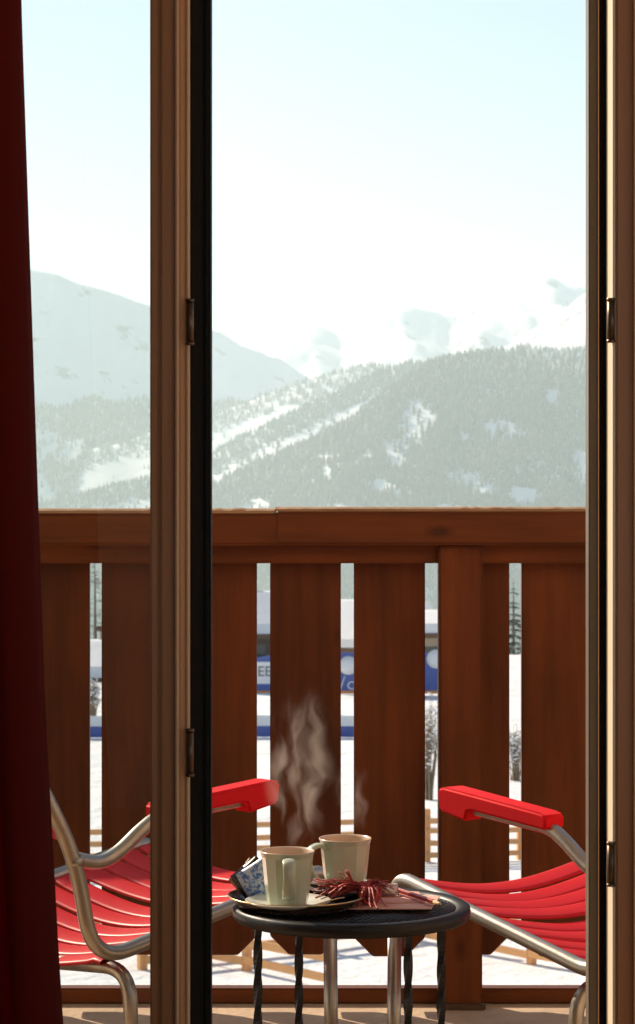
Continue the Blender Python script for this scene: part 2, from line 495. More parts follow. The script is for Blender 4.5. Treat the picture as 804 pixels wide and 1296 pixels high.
PA = [(-400, 800), (-200, 760), (200, 650), (267, 618), (330, 588), (402, 557), (450, 527), (500, 490), (530, 472), (560, 457), (600, 450), (640, 446), (690, 447), (745, 445), (850, 435), (1000, 430), (1250, 450)]
PB = [(-400, 760), (-200, 705), (200, 602), (267, 574), (315, 551), (380, 520), (430, 497), (478, 473), (520, 462), (600, 466), (700, 480), (1250, 520)]
PC = [(-400, 680), (150, 560), (270, 524), (330, 500), (433, 470), (470, 463), (520, 470), (700, 500), (1250, 530)]
PD = [(-400, 290), (-150, 312), (33, 335), (70, 343), (110, 358), (150, 373), (190, 385), (270, 418), (350, 452), (430, 500), (520, 560), (700, 640), (1250, 700)]
PE = [(-400, 470), (150, 430), (270, 417), (330, 420), (400, 409), (430, 420), (470, 405), (503, 388), (520, 385), (560, 402), (600, 388), (640, 372), (660, 368), (690, 351), (715, 360), (745, 366), (800, 350), (900, 335), (1250, 370)]
PG = [(-400, 760), (300, 560), (520, 470), (600, 450), (650, 432), (690, 406), (720, 385), (745, 370), (800, 352), (900, 345), (1250, 360)]
RA, RB, RC, RD, RG, RE = 3900, 4500, 5000, 5600, 6000, 7200
hA = mountain('mountain_near', PA, RA, 0.60, 90, 340, True, 300, 150, 260, 2.0)
hB = mountain('mountain_spur', PB, RB, 0.60, 80, 360, True, 260, 120, 200, 5.0)
hC = mountain('mountain_spur', PC, RC, 0.55, 90, 400, True, 240, 120, 200, 8.0)
hD = mountain('mountain_left', PD, RD, 0.58, 150, 480, True, 300, 150, 200, 11.0, front=1900)
hG = mountain('mountain_snowy', PG, RG, 0.58, 260, 330, True, 260, 130, 250, 21.0, front=1700)
hE = mountain('mountain_far', PE, RE, 0.50, 330, 430, True, 300, 140, 500, 15.0, front=1900)

def conifers(name, h, Rm, n, px0, px1, y0, y1, keep, hmin, hmax, dustfn, label, seed):
    rg = np.random.default_rng(seed)
    x = rg.uniform(X(px0, Rm), X(px1, Rm), n); y = rg.uniform(y0, y1, n)
    z = h(x, y)
    pc = CX + x * F / y; pr = HY + (ZC - z) * F / y
    k = keep(pc, pr, x, y, rg.random(n)) & (z > -400)
    x, y, z, pc, pr = x[k], y[k], z[k], pc[k], pr[k]
    n = len(x)
    ht = rg.uniform(hmin, hmax, n); rd = ht * rg.uniform(0.19, 0.29, n)
    S = 5
    ang = rg.uniform(0, 6.28, n)
    co = np.zeros((n, 2 * (S + 1), 3))
    for t in range(2):
        zb = z + ht * (0.05 + 0.40 * t) - 1.0
        zt = z + ht * (0.68 + 0.32 * t)
        rr = rd * (1 - 0.32 * t)
        for s in range(S):
            a = ang + 2 * PI * s / S + t * 0.6
            jr = rr * rg.uniform(0.75, 1.2, n)
            co[:, t * (S + 1) + s, 0] = x + jr * np.cos(a); co[:, t * (S + 1) + s, 1] = y + jr * np.sin(a); co[:, t * (S + 1) + s, 2] = zb
        co[:, t * (S + 1) + S, 0] = x + rg.normal(0, .15, n); co[:, t * (S + 1) + S, 1] = y; co[:, t * (S + 1) + S, 2] = zt
    base = (np.arange(n) * 2 * (S + 1))[:, None, None]
    tri = np.array([[t * (S + 1) + s, t * (S + 1) + (s + 1) % S, t * (S + 1) + S] for t in range(2) for s in range(S)])[None]
    fc = (base + tri).reshape(-1, 3)
    me = bpy.data.meshes.new(name)
    me.vertices.add(n * 2 * (S + 1)); me.vertices.foreach_set("co", co.reshape(-1).astype(np.float32))
    me.loops.add(len(fc) * 3); me.loops.foreach_set("vertex_index", fc.reshape(-1).astype(np.int32))
    me.polygons.add(len(fc)); me.polygons.foreach_set("loop_start", np.arange(0, len(fc) * 3, 3, dtype=np.int32))
    me.polygons.foreach_set("loop_total", np.full(len(fc), 3, dtype=np.int32))
    me.update(calc_edges=True)
    at = me.attributes.new("dust", 'FLOAT', 'POINT')
    dv = np.clip(dustfn(pc, pr, rg.random(n)), 0, 1)
    at.data.foreach_set("value", np.repeat(dv, 2 * (S + 1)).astype(np.float32))
    me.materials.append(M['forest'])
    o = link(bpy.data.objects.new(name, me))
    return tag(o, label, 'forest', kind='stuff')

CLEAR = [(533, 530, 30, 24), (520, 545, 20, 20), (636, 546, 28, 13), (590, 608, 36, 14), (612, 622, 22, 10), (412, 580, 22, 4), (414, 602, 7, 22), (482, 615, 17, 10), (502, 575, 12, 20),
         (588, 557, 8, 12), (660, 630, 24, 12), (735, 590, 12, 20), (560, 650, 30, 8), (700, 505, 10, 14), (425, 645, 20, 6), (322, 640, 16, 10)]
def keepA(pc, pr, x, y, r):
    wob = 14 * (fbm(x / 45, y / 60, 4) - 0.5) * 2
    k = np.ones(len(x), bool)
    for (cx, cy_, a, b) in CLEAR:
        e = np.sqrt(((pc - cx) / a) ** 2 + ((pr - cy_) / b) ** 2) + wob / 22
        k &= ~((e < 1.0) & (r > 0.06 + 0.25 * np.clip(e, 0, 1) ** 4))
    # snow strip between near slope and spur
    thin = fbm(x / 60 + 9, y / 60, 4)
    k &= ~((thin > 0.72) & (r > 0.3))
    return k
def dustA(pc, pr, r):
    top = np.clip(1 - (pr - np.interp(pc, [p[0] for p in PA], [p[1] for p in PA])) / 55.0, 0, 1)
    right = np.clip((pc - 560) / 160, 0, 1)
    return 0.18 * r + np.where(r > 0.88, 0.22, 0) + top * (0.25 * r + right * 0.5 * (r > 0.45))
conifers('conifer_forest', hA, RA, 95000, -150, 1000, RA - 950, RA + 130, keepA, 9, 17, dustA, 'dense hazy conifer forest with snowy clearings on the nearest slope', 1)
def keepB(pc, pr, x, y, r):
    d = pr - np.interp(pc, [p[0] for p in PB], [p[1] for p in PB])
    return (d < 27 + 12 * (fbm(x / 90, y / 90, 4) - 0.5) * 2) | (r < 0.10)
conifers('conifer_forest', hB, RB, 40000, -150, 800, RB - 700, RB + 130, keepB, 9, 15, lambda a, b, r: 0.25 * r + 0.3 * (r > .9), 'strip of hazy conifer wood along the middle spur ridge', 2)
def keepC(pc, pr, x, y, r):
    d = pr - np.interp(pc, [p[0] for p in PC], [p[1] for p in PC])
    return ((d < 28 + 30 * (fbm(x / 120, y / 120, 4) - 0.5)) & (r < 0.75)) | (r < 0.03)
conifers('conifer_forest', hC, RC, 22000, -150, 700, RC - 700, RC + 130, keepC, 8, 14, lambda a, b, r: 0.2 + 0.5 * r, 'pale thin conifer wood on the farthest spur above the snow strip', 3)
def keepD(pc, pr, x, y, r):
    e = 540 - 0.10 * pc + 90 * (fbm(x / 260, y / 260, 5) - 0.5)
    hole = fbm(x / 130 + 4, y / 200 + 2, 4) > 0.60
    hole2 = (np.abs(pc - 50 - 10 * np.sin(pr / 14)) < 14) & (pr > 565)
    return (pr > e) & ~((hole | hole2) & (r > 0.12))
conifers('conifer_forest', hD, RD, 42000, -150, 420, RD - 1500, RD - 100, keepD, 10, 17, lambda a, b, r: 0.2 * r + 0.3 * (r > .9), 'hazy conifer forest low on the left mountain', 4)

# ================================================================== SETTING: THE ROOM AND THE FACADE
YF = 3.437     # window plane (room side of the frame)
OX0, OX1, OZ1 = -0.98, 0.470, 2.16   # opening
b = MB()
b.box(-3.0, OX0, YF + 0.005, YF + 0.24, GZ - 1, 3.2)
b.box(OX1, 3.0, YF + 0.005, YF + 0.24, GZ - 1, 3.2)
b.box(OX0, OX1, YF + 0.005, YF + 0.24, OZ1, 3.2)
b.box(OX0, OX1, YF + 0.005, YF + 0.24, GZ - 1, -0.002)
tag(b.build('facade_wall', M['outer_wall']), kind='structure')
def struct_box(name, x0, x1, y0, y1, z0, z1, m):
    return tag(MB().box(x0, x1, y0, y1, z0, z1).build(name, m), kind='structure')
struct_box('room_floor', -2.0, 2.3, -1.6, YF + 0.004, -0.15, -0.004, M['room_floor'])
struct_box('room_ceiling', -2.0, 2.3, -1.6, YF + 0.004, 2.45, 2.6, M['plaster'])
struct_box('room_wall_left', -2.15, -2.0, -1.6, YF + 0.004, -0.15, 2.6, M['plaster'])
def wall_with_added_opening(name, plane, c, lo, hi, o0, o1, z0, z1):
    b = MB()
    for (u0, u1, a0, a1) in ((lo, o0, -0.15, 2.6), (o1, hi, -0.15, 2.6), (o0, o1, -0.15, z0), (o0, o1, z1, 2.6)):
        if plane == 'x': b.box(c, c + 0.15, u0, u1, a0, a1)
        else: b.box(u0, u1, c - 0.15, c, a0, a1)
    return tag(b.build(name, M['plaster']), kind='structure')
wall_with_added_opening('room_wall_right', 'x', 2.3, -1.6, YF + 0.004, -0.9, 2.9, 0.5, 2.35)  # opening out of view, added to bring daylight onto the frame
wall_with_added_opening('room_wall_back', 'y', -1.6, -2.15, 2.45, -0.42, 2.15, 0.30, 2.40)  # gap behind the camera, added to light the room side of the frame
b = MB()
b.box(-2.0, OX0, YF - 0.012, YF + 0.003, 0, 2.44)
b.box(OX1, 2.3, YF - 0.012, YF + 0.003, 0, 2.44)
b.box(OX0, OX1, YF - 0.012, YF + 0.003, OZ1 + 0.002, 2.44)
tag(b.build('room_wall_window', M['plaster']), kind='structure')
# balcony slab
tag(MB().bbox(-3.0, 3.0, YF + 0.242, 5.405, -0.22, 0.0, 0.004).build('balcony_floor', M['deck']), kind='structure')
# unseen roof slab added to cut sky light on the balcony wood
tag(MB().box(-3.2, 3.2, YF - 5.3, 4.1, 3.2, 3.36).build('unseen_shade_roof', M['dark_wood']), kind='structure')

# ------------------------------------------------------------------ window frame (a thing)
win = empty('window_frame', (0, YF, 0), 0, 'brown wooden balcony door frame with dark seals and bronze hinges', 'window frame')
def wbox(name, pxa, pxb, y0, y1, m, z0=0.06, z1=2.08, bv=0.0025, parent=win):
    o = MB().bbox(X(pxa, y0), X(pxb, y0), y0 - YF, y1 - YF, z0, z1, bv).build(name, m, parent)
    return o
# middle post between fixed pane and opening, moulded in steps
wbox('mullion', 190, 201.2, YF + 0.003, YF + 0.075, M['frame_wood'])
wbox('mullion', 201.4, 222, YF, YF + 0.075, M['frame_wood'], bv=0.004)
wbox('bead', 222.2, 226.6, YF - 0.006, YF + 0.06, M['frame_lit'], bv=0.0018)
wbox('casing', 226.8, 236, YF - 0.001, YF + 0.07, M['frame_half_lit'], bv=0.002)
wbox('bead', 236.1, 239.6, YF - 0.004, YF + 0.055, M['frame_lit'], bv=0.0012)
wbox('seal', 239.8, 256, YF + 0.022, YF + 0.075, M['gasket'])
wbox('seal', 256.4, 267, YF + 0.034, YF + 0.085, M['gasket'], bv=0.004)
# right side
wbox('jamb', 779, 846, YF, YF + 0.115, M['frame_wood'], bv=0.003)
MB().box(X(779, YF) - 0.0035, X(779, YF) - 0.0002, 0.002, 0.079, 0.06, 2.08).build('reveal', M['reveal'], win)  # thin facing that carries the sunlit colour
wbox('bead', 803, 812, YF - 0.012, YF - 0.0005, M['frame_lit'], bv=0.003)
wbox('seal', 758.2, 770.6, YF + 0.088, YF + 0.118, M['gasket'], bv=0.003)
wbox('outer_strip', 745.2, 757, YF + 0.084, YF + 0.125, M['outer_frame'], bv=0.0015)
wbox('seal_lip', 757.1, 758.3, YF + 0.080, YF + 0.10, M['frame_lit'], bv=0.0004)  # lip coloured bright as a lit edge line
# head, threshold, left jamb
obox('head', OX0 + 0.004, OX1 - 0.004, 0.004, 0.10, 2.082, OZ1 - 0.002, M['frame_wood'], win)
obox('threshold', OX0 + 0.004, OX1 - 0.004, 0.004, 0.12, 0.002, 0.058, M['frame_wood'], win)
obox('jamb', OX0 + 0.004, OX0 + 0.075, 0.002, 0.10, 0.062, 2.078, M['frame_wood'], win)
pane = MB().box(OX0 + 0.072, X(190, YF + 0.04) + 0.004, 0.038, 0.044, 0.056, 2.084).build('glass_pane', M['glass'], win)
def hinge(px, py0, py1, y):
    z0, z1 = Z(py1, y), Z(py0, y)
    x = X(px, y)
    h = MB().tube([(x, y - YF, z0), (x, y - YF, z1)], 0.0052, 14).build('hinge', M['hinge'], win)
    mid = (z0 + z1) / 2
    c = MB()
    for zz in (z0 - 0.003, z1 - 0.001):
        c.tube([(x, y - YF, zz), (x, y - YF, zz + 0.004)], 0.0060, 14)
    c.build('hinge_cap', M['hinge'], h)
hinge(240.5, 381, 434, YF - 0.008)
hinge(240.5, 925, 980, YF - 0.008)
hinge(773.5, 380, 431, YF + 0.002)
hinge(773.5, 1068, 1119, YF + 0.002)

# ------------------------------------------------------------------ curtain
def curtain():
    ys_, vs_, fs = [], [], []
    YC = 3.05
    nz, nx = 60, 90
    for j in range(nz + 1):
        z = 0.02 + 2.36 * j / nz
        py = HY + (ZC - z) * F / YC
        e = np.interp(py, [-500, 0, 640, 900, 1200, 1296, 1500], [12, 19, 41, 50, 66, 72, 84])
        xe = X(e, YC)
        for i in range(nx + 1):
            t = i / nx
            wdt = 0.62 + 0.05 * math.sin(z * 2)
            x = xe - wdt * t
            amp = 0.050 * (0.75 + 0.25 * math.sin(z * 1.7 + t * 3))
            y = YC + amp * math.sin(t * 2 * PI * 7.5 + 0.35 * math.sin(z * 2.1) + 2.4) + 0.006 * math.sin(t * 60 + z * 3)
            x += 0.006 * math.sin(t * 2 * PI * 13 + 0.5)
            vs_.append((x, y, z))
    for j in range(nz):
        for i in range(nx):
            a = j * (nx + 1) + i
            fs.append((a, a + 1, a + nx + 2, a + nx + 1))
    me = MB().add(vs_, fs, True)
    o = me.build('curtain', M['curtain'])
    md = o.modifiers.new('thickness', 'SOLIDIFY'); md.thickness = 0.0022
    tag(o, 'dark red floor-length curtain hanging in folds beside the fixed pane', 'curtain')
curtain()

# ================================================================== BALCONY RAILING
YP = 5.375                                    # room face of the planks
rail = empty('balcony_railing', (0, 5.36, 0), 0, 'dark brown wooden balcony railing of wide upright planks with gaps', 'railing')
def rbox(name, x0, x1, y0, y1, z0, z1, m, b=0.004):
    return MB().bbox(x0, x1, y0 - 5.36, y1 - 5.36, z0, z1, b).build(name, m, rail)
ztop = Z(645, 5.29)
xj = X(348, 5.29)
zr0 = Z(690, 5.29)
rbox('top_rail', -2.9, xj + 0.02, 5.29, 5.449, zr0 - 0.0008, ztop - 0.008, M['rail_wood_h'], 0.006)
rbox('top_rail', xj + 0.0002, 2.9, 5.287, 5.45, zr0, ztop - 0.004, M['rail_wood_h'], 0.006)
def rough_cap(x0, x1, zb, th, sd_):
    rg = random.Random(sd_)
    v, f = [], []
    n = int((x1 - x0) / 0.012)
    for i in range(n + 1):
        x = x0 + (x1 - x0) * i / n
        j = 0.0009 * rg.random() + (0.0015 if rg.random() < 0.05 else 0)
        k = 0.002 * rg.random()
        for (y, z) in ((-0.066 - k, zb), (-0.068 - k, zb + th * 0.6 + j), (-0.06, zb + th + j), (0.084, zb + th + j * 0.5), (0.086, zb)):
            v.append((x, y, z))
    for i in range(n):
        for k in range(4):
            a = i * 5 + k
            f.append((a, a + 5, a + 6, a + 1))
    f.append((4, 3, 2, 1, 0)); f.append(tuple(n * 5 + k for k in range(5)))
    MB().add(v, f).build('rail_capping', M['rail_top'], rail)
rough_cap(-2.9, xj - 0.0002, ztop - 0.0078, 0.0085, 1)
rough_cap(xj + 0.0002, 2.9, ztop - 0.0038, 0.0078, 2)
zs0 = Z(713, 5.335)
postx0, postx1 = X(555.5, 5.315), X(610.5, 5.315)
rbox('lower_rail', -2.9, postx0 + 0.012, 5.335, YP - 0.002, zs0, zr0 + 0.004, M['rail_wood_h'])
rbox('lower_rail', postx1 - 0.012, 2.9, 5.335, YP - 0.002, zs0, zr0 + 0.004, M['rail_wood_h'])
rbox('post', postx0, postx1, 5.312, YP - 0.001, 0.003, zr0 - 0.002, M['rail_wood'])
rbox('post', postx0 - 1.62, postx1 - 1.62, 5.312, YP - 0.001, 0.003, zs0 - 0.002, M['rail_wood'])
rbox('post', postx0 + 1.62, postx1 + 1.62, 5.312, YP - 0.001, 0.003, zs0 - 0.002, M['rail_wood'])
rbox('post_base', postx0 - 0.006, postx1 + 0.006, 5.300, 5.3115, 0.001, 0.014, M['hinge'], 0.002)
rbox('edge_beam', -2.9, 2.9, YP - 0.012, 5.402, 0.002, 0.034, M['rail_wood_h'], 0.003)
# upright planks with clipped bottom corners
pitch = 106.3 * YP / F
gap = 16.4 * YP / F
xstart = X(129.2, YP)
for i in range(-14, 20):
    x0 = xstart + i * pitch + random.uniform(-.0012, .0012)
    x1 = xstart + i * pitch + pitch - gap + random.uniform(-.0012, .0012)
    zb = Z(1210, YP) + random.uniform(-.002, .003)
    c = 0.040
    xm = (x0 + x1) / 2
    hw = (x1 - x0) / 2
    bm = bmesh.new()
    poly = [(-hw + c, zb), (hw - c, zb), (hw, zb + c), (hw, zr0 - 0.003), (-hw, zr0 - 0.003), (-hw, zb + c)]
    va = [bm.verts.new((p[0], 0.0, p[1])) for p in poly]
    vb = [bm.verts.new((p[0], 0.026, p[1])) for p in poly]
    bm.faces.new(va); bm.faces.new(vb[::-1])
    for k in range(6):
        bm.faces.new((va[k], vb[k], vb[(k + 1) % 6], va[(k + 1) % 6]))
    bmesh.ops.recalc_face_normals(bm, faces=bm.faces)
    bmesh.ops.bevel(bm, geom=list(bm.edges), offset=0.0025, segments=1, affect='EDGES')
    o = MB().bm(bm).build('plank', M['rail_wood'], rail)
    o.location = (xm, YP - 5.36 + random.uniform(0, .003), 0)

# ================================================================== CHAIRS
CW = 0.475       # seat width
def make_chair():
    t = empty('lounge_chair')
    hw = CW / 2
    SFZ, SRZ = 0.44, 0.34           # seat height front, rear
    L_ = 0.52
    tr = 0.0125
    def back_pt(b, z): return b
    for s in (-1, 1):
        x = s * hw
        path = bend([(x, L_ + 0.004, SFZ - 0.09), (x, L_, SFZ), (x, 0.0, SRZ), (x, -0.035, 0.515), (x, -0.245, 0.87)], 0.075, 8)
        MB().tube(path, tr, 14).build('side_frame', M['steel'], t)
        MB().tube([(x, L_ + 0.0039, SFZ - 0.088), (x, L_ + 0.008, 0.012)], tr * 0.97, 14).build('front_leg', M['steel'], t)
        ft = MB(); ft.lathe([(0.0, 0.0), (0.015, 0.0), (0.015, 0.022), (0.0128, 0.026)], 14, (x, L_ + 0.008, 0.001)).build('foot_cap', M['black'], t)
        # rear leg, hooked forward under the rail corner
        leg = bend([(x * 0.30, 0.055, SRZ - 0.028), (x * 0.98, 0.078, SRZ - 0.018), (x * 0.985, 0.090, 0.012)], 0.055, 8)
        MB().tube(leg, tr * 0.97, 14).build('rear_leg', M['steel'], t)
        MB().lathe([(0.0, 0.0), (0.015, 0.0), (0.015, 0.022), (0.0128, 0.026)], 14, (x * 0.985, 0.0905, 0.001)).build('foot_cap', M['black'], t)
        # arm tube: from the upright, dipping then rising under the pad
        arm = bez([(x, -0.036, 0.512), (x, 0.01, 0.502), (x, 0.05, 0.513), (x, 0.10, 0.545), (x, 0.138, 0.562), (x, 0.20, 0.567), (x, 0.39, 0.580)], 6)
        MB().tube(arm, tr * 0.95, 14).build('arm_tube', M['steel'], t)
        MB().lathe([(0.0125, 0), (0.0155, 0.002), (0.0155, 0.012), (0.0125, 0.014)], 14, (x, -0.036, 0.502)).build('weld_collar', M['steel'], t)
        # armrest pad: bar with a thick hooked front
        bm = bmesh.new()
        prof = [(0.124, 0.561), (0.124, 0.583), (0.136, 0.5877), (0.30, 0.6005), (0.372, 0.606), (0.388, 0.601), (0.383, 0.566), (0.318, 0.5545), (0.312, 0.571), (0.30, 0.5735)]
        pw = 0.0225
        va = [bm.verts.new((x - pw, p[0], p[1])) for p in prof]
        vb = [bm.verts.new((x + pw, p[0], p[1])) for p in prof]
        bm.faces.new(va); bm.faces.new(vb[::-1])
        for k in range(len(prof)):
            k2 = (k + 1) % len(prof)
            bm.faces.new((va[k], vb[k], vb[k2], va[k2]))
        bmesh.ops.recalc_face_normals(bm, faces=bm.faces)
        bmesh.ops.bevel(bm, geom=list(bm.edges), offset=0.0042, segments=3, affect='EDGES')
        MB().bm(bm).build('armrest', M['armred'], t, sharp=50)
    MB().tube([(-0.30 * hw, 0.055, SRZ - 0.028), (0.30 * hw, 0.055, SRZ - 0.028)], tr * 0.98, 14).build('crossbar', M['steel'], t)
    MB().tube(bend([(-hw, -0.243, 0.867), (-hw + 0.03, -0.262, 0.90), (hw - 0.03, -0.262, 0.90), (hw, -0.243, 0.867)], 0.03, 5), tr, 12).build('top_bar', M['steel'], t)
    # straps
    def strap(c0, du, sag, wid):
        """c0: (y,z) of the rail centre at this place; du: unit vector along the rail in the y-z plane"""
        ny, nz = du[0], du[1]
        up = Vector((0, -nz, ny))
        if up.z < 0: up = -up
        xi = hw - tr * 0.75
        left = [(-hw + 0.006, -tr * 0.45), (-xi + 0.002, -tr * 0.40), (-xi + 0.014, -tr * 0.30)]
        mid = []
        for k in range(1, 16):
            u = 0.03 + 0.94 * k / 16.0
            mid.append((-hw + CW * u, -0.002 - sag * (1 - (2 * u - 1) ** 2) * (0.55 + 0.45 * (1 - (2 * u - 1) ** 2))))
        right = [(-p, q) for p, q in left[::-1]]
        path = [Vector((p, c0[0], c0[1])) + up * q for p, q in left + mid + right]
        MB_ = MB()
        # flat plump section
        m = len(path); n = 12
        along = Vector((0, ny, nz))
        vs_, fs = [], []
        for i in range(m):
            a = path[max(i - 1, 0)]; c = path[min(i + 1, m - 1)]
            tg = (c - a).normalized(); nn = along.cross(tg).normalized()
            for k in range(n):
                an = 2 * PI * k / n
                ca, sa = math.cos(an), math.sin(an)
                e = 0.55
                cu = math.copysign(abs(ca) ** e, ca); su = math.copysign(abs(sa) ** e, sa)
                vs_.append(path[i] + along * (cu * wid / 2) + nn * (su * 0.0042))
        for i in range(m - 1):
            for k in range(n):
                fs.append((i * n + k, i * n + (k + 1) % n, (i + 1) * n + (k + 1) % n, (i + 1) * n + k))
        MB_.add(vs_, fs, True)
        MB_.build('strap', M['strap'], t)
    d = Vector((L_, SFZ - SRZ)).normalized()
    ns = 10
    rs = random.Random(5)
    for i in range(ns):
        u = 0.075 + 0.865 * i / (ns - 1)
        strap((L_ * u, SRZ + (SFZ - SRZ) * u), (d.x, d.y), 0.032 + rs.uniform(-.004, .006), 0.0445)
    d = Vector((-0.21, 0.355)).normalized()
    for i in range(7):
        u = 0.14 + 0.80 * i / 6
        strap((-0.035 - 0.21 * u, 0.515 + 0.355 * u), (d.x, d.y), -0.030 + rs.uniform(-.004, .004), 0.0445)
    return t

chair = make_chair()
def place_chair(o, side, corner, facing):
    """side: which side rail's rear corner sits at `corner`"""
    fx, fy = facing
    a = math.atan2(-fx, fy)
    o.rotation_euler = (0, 0, a)
    lx = Vector((side * CW / 2, 0)); c, s = math.cos(a), math.sin(a)
    o.location = (corner[0] - (lx.x * c), corner[1] - (lx.x * s), 0)
def PT(px, py, z):
    Y = (ZC - z) * F / (py - HY)
    return Vector((X(px, Y), Y))
lr, lf = PT(118, 1220, 0.34), PT(418, 1097, 0.44)
rr, rf = PT(772, 1242, 0.34), PT(502, 1107, 0.44)
chair2 = copy_tree(chair)
for o_ in list(chair.children):          # the photograph shows one arm only on this chair
    if o_.name.split('.')[0] in ('arm_tube', 'armrest', 'weld_collar') and o_.data.vertices[0].co.x < 0:
        bpy.data.objects.remove(o_)
place_chair(chair, 1, lr, (lf - lr).normalized())
place_chair(chair2, -1, rr, (rf - rr).normalized())
G = 'red strap chairs on the balcony'
tag(chair, 'red strap chair with steel tube frame half behind the curtain', 'chair', G)
tag(chair2, 'red strap chair with steel tube frame beside the sunlit door jamb', 'chair', G)

# ================================================================== TABLE
TX, TY, TZ, TR = X(445, 4.03), 4.03, 0.4386, 0.190
def table_top_mat():
    m = mat('perforated_black_metal', (0.014, 0.012, 0.011), 0.42, spec=0.3)
    n = m.node_tree; N = n.nodes; L = n.links; out = N["Material Output"]; b_ = N["Principled BSDF"]
    tc = N.new("ShaderNodeTexCoord"); sp = N.new("ShaderNodeSeparateXYZ"); L.new(tc.outputs["Object"], sp.inputs[0])
    def mth(op, a, bb=None):
        q = N.new("ShaderNodeMath"); q.operation = op
        for i_, v_ in enumerate((a, bb)):
            if v_ is None: continue
            if isinstance(v_, (int, float)): q.inputs[i_].default_value = v_
            else: L.new(v_, q.inputs[i_])
        return q.outputs[0]
    p = 0.0105
    u = mth('DIVIDE', sp.outputs["X"], p); v = mth('DIVIDE', sp.outputs["Y"], p * 1.25)
    row = mth('FLOOR', v)
    sh = mth('MULTIPLY', mth('MODULO', mth('ADD', row, 100), 2), 0.5)
    fu = mth('SUBTRACT', mth('FRACT', mth('ADD', u, sh)), 0.5); fv = mth('SUBTRACT', mth('FRACT', v), 0.5)
    d2 = mth('ADD', mth('POWER', mth('ABSOLUTE', fu), 2), mth('POWER', mth('ABSOLUTE', fv), 2))
    hole = mth('LESS_THAN', d2, 0.29 ** 2)
    tr = N.new("ShaderNodeBsdfTransparent"); mx = N.new("ShaderNodeMixShader")
    L.new(hole, mx.inputs[0]); L.new(b_.outputs[0], mx.inputs[1]); L.new(tr.outputs[0], mx.inputs[2]); L.new(mx.outputs[0], out.inputs["Surface"])
    return m
tb = empty('side_table', (TX, TY, 0), 0, 'low round black metal table with perforated top and twisted legs', 'table')
MB().lathe([(0.0, TZ - 0.004), (TR - 0.012, TZ - 0.004), (TR - 0.012, TZ - 0.0055), (0.0, TZ - 0.0055)], 64).build('table_top', table_top_mat(), tb)
MB().lathe([(TR - 0.024, TZ - 0.0045), (TR - 0.017, TZ + 0.0005), (TR - 0.006, TZ + 0.001), (TR - 0.0012, TZ - 0.002), (TR, TZ - 0.008), (TR - 0.001, TZ - 0.016), (TR - 0.006, TZ - 0.021), (TR - 0.012, TZ - 0.022), (TR - 0.016, TZ - 0.012), (TR - 0.024, TZ - 0.0058)], 96, closed=True).build('rim', M['black'], tb)
for a in (30, 120, 210, 300):
    r_ = 0.170
    lx, ly = r_ * math.cos(R(a)), r_ * math.sin(R(a))
    pts = [(lx, ly, TZ - 0.012 - (TZ - 0.02) * k / 60) for k in range(61)]
    MB().tube(pts, 0.0074, 4, twist=0.20, smooth=False).build('leg', M['black'], tb)
    MB().lathe([(0, 0), (0.011, 0), (0.011, 0.008), (0.0075, 0.012)], 12, (lx, ly, 0.001)).build('foot', M['black'], tb)
ring = [(0.165 * math.cos(2 * PI * k / 48), 0.165 * math.sin(2 * PI * k / 48), 0.11) for k in range(49)]
MB().tube(ring, 0.005, 8).build('stretcher_ring', M['black'], tb)

# tray
trx, try_ = X(376, 4.02), 4.015
tz0 = TZ + 0.0015
tray = empty('serving_tray', (trx, try_, tz0), 0, 'round dark serving tray with a thin bright metal edge', 'tray')
MB().lathe([(0.0, 0.0), (0.088, 0.0), (0.098, 0.004), (0.1085, 0.016), (0.1075, 0.0168), (0.096, 0.0062), (0.087, 0.0022), (0.0, 0.002)], 80).build('tray_body', M['tray'], tray)
rp = [(0.1085 * math.cos(2 * PI * k / 80), 0.1085 * math.sin(2 * PI * k / 80), 0.0168) for k in range(81)]
MB().tube(rp, 0.0014, 8).build('tray_edge', M['brass'], tray)

# mugs and saucers
def fl(j, r, a):
    return r
def make_mug():
    t = empty('mug')
    H = 0.086
    nf = 12
    def facet(j, r, a):
        wgt = FW[j]
        if wgt == 0: return r
        k = ((a + 1e-6) % (2 * PI / nf)) - PI / nf
        pr_ = r * math.cos(PI / nf) / math.cos(k) * 1.012
        return r * (1 - wgt) + pr_ * wgt
    prof = [(0.0, 0.001), (0.027, 0.0), (0.0305, 0.003), (0.0325, 0.012), (0.0350, 0.030), (0.0372, 0.050), (0.0388, 0.066), (0.0400, 0.077), (0.0418, 0.0825), (0.0428, 0.0852)]
    FW = [0, 0, .6, 1, 1, 1, 1, .8, 0, 0]
    MB().lathe(prof, 72, rfun=facet).build('body', M['mug'], t, sharp=9)
    inn = [(0.0428, 0.0852), (0.0422, 0.0866), (0.0408, 0.0862), (0.0395, 0.0825), (0.0372, 0.070), (0.0352, 0.050), (0.0325, 0.025), (0.028, 0.007), (0.0, 0.0065)]
    MB().lathe(inn, 72).build('inner_wall', M['mug_in'], t)
    MB().lathe([(0.0, 0.058), (0.0357, 0.058)], 48).build('coffee', M['coffee'], t)
    hp = bez([(0, -0.0370, 0.073), (0, -0.050, 0.0775), (0, -0.0640, 0.071), (0, -0.0675, 0.054), (0, -0.0610, 0.034), (0, -0.049, 0.021), (0, -0.0345, 0.0165)], 6)
    MB().tube(hp, [0.0092 + 0.0018 * abs(math.cos(PI * i / (len(hp) - 1))) for i in range(len(hp))], 14, flat=0.0042, up=(0, -0.3, 1)).build('handle', M['mug'], t)
    return t
def make_saucer():
    t = MB().lathe([(0.0, 0.0), (0.038, 0.0), (0.040, 0.0025), (0.058, 0.0085), (0.0665, 0.0125), (0.0678, 0.0145), (0.0660, 0.0150), (0.056, 0.0108), (0.036, 0.0055), (0.0, 0.005)], 64).build('saucer', M['saucer'])
    return t
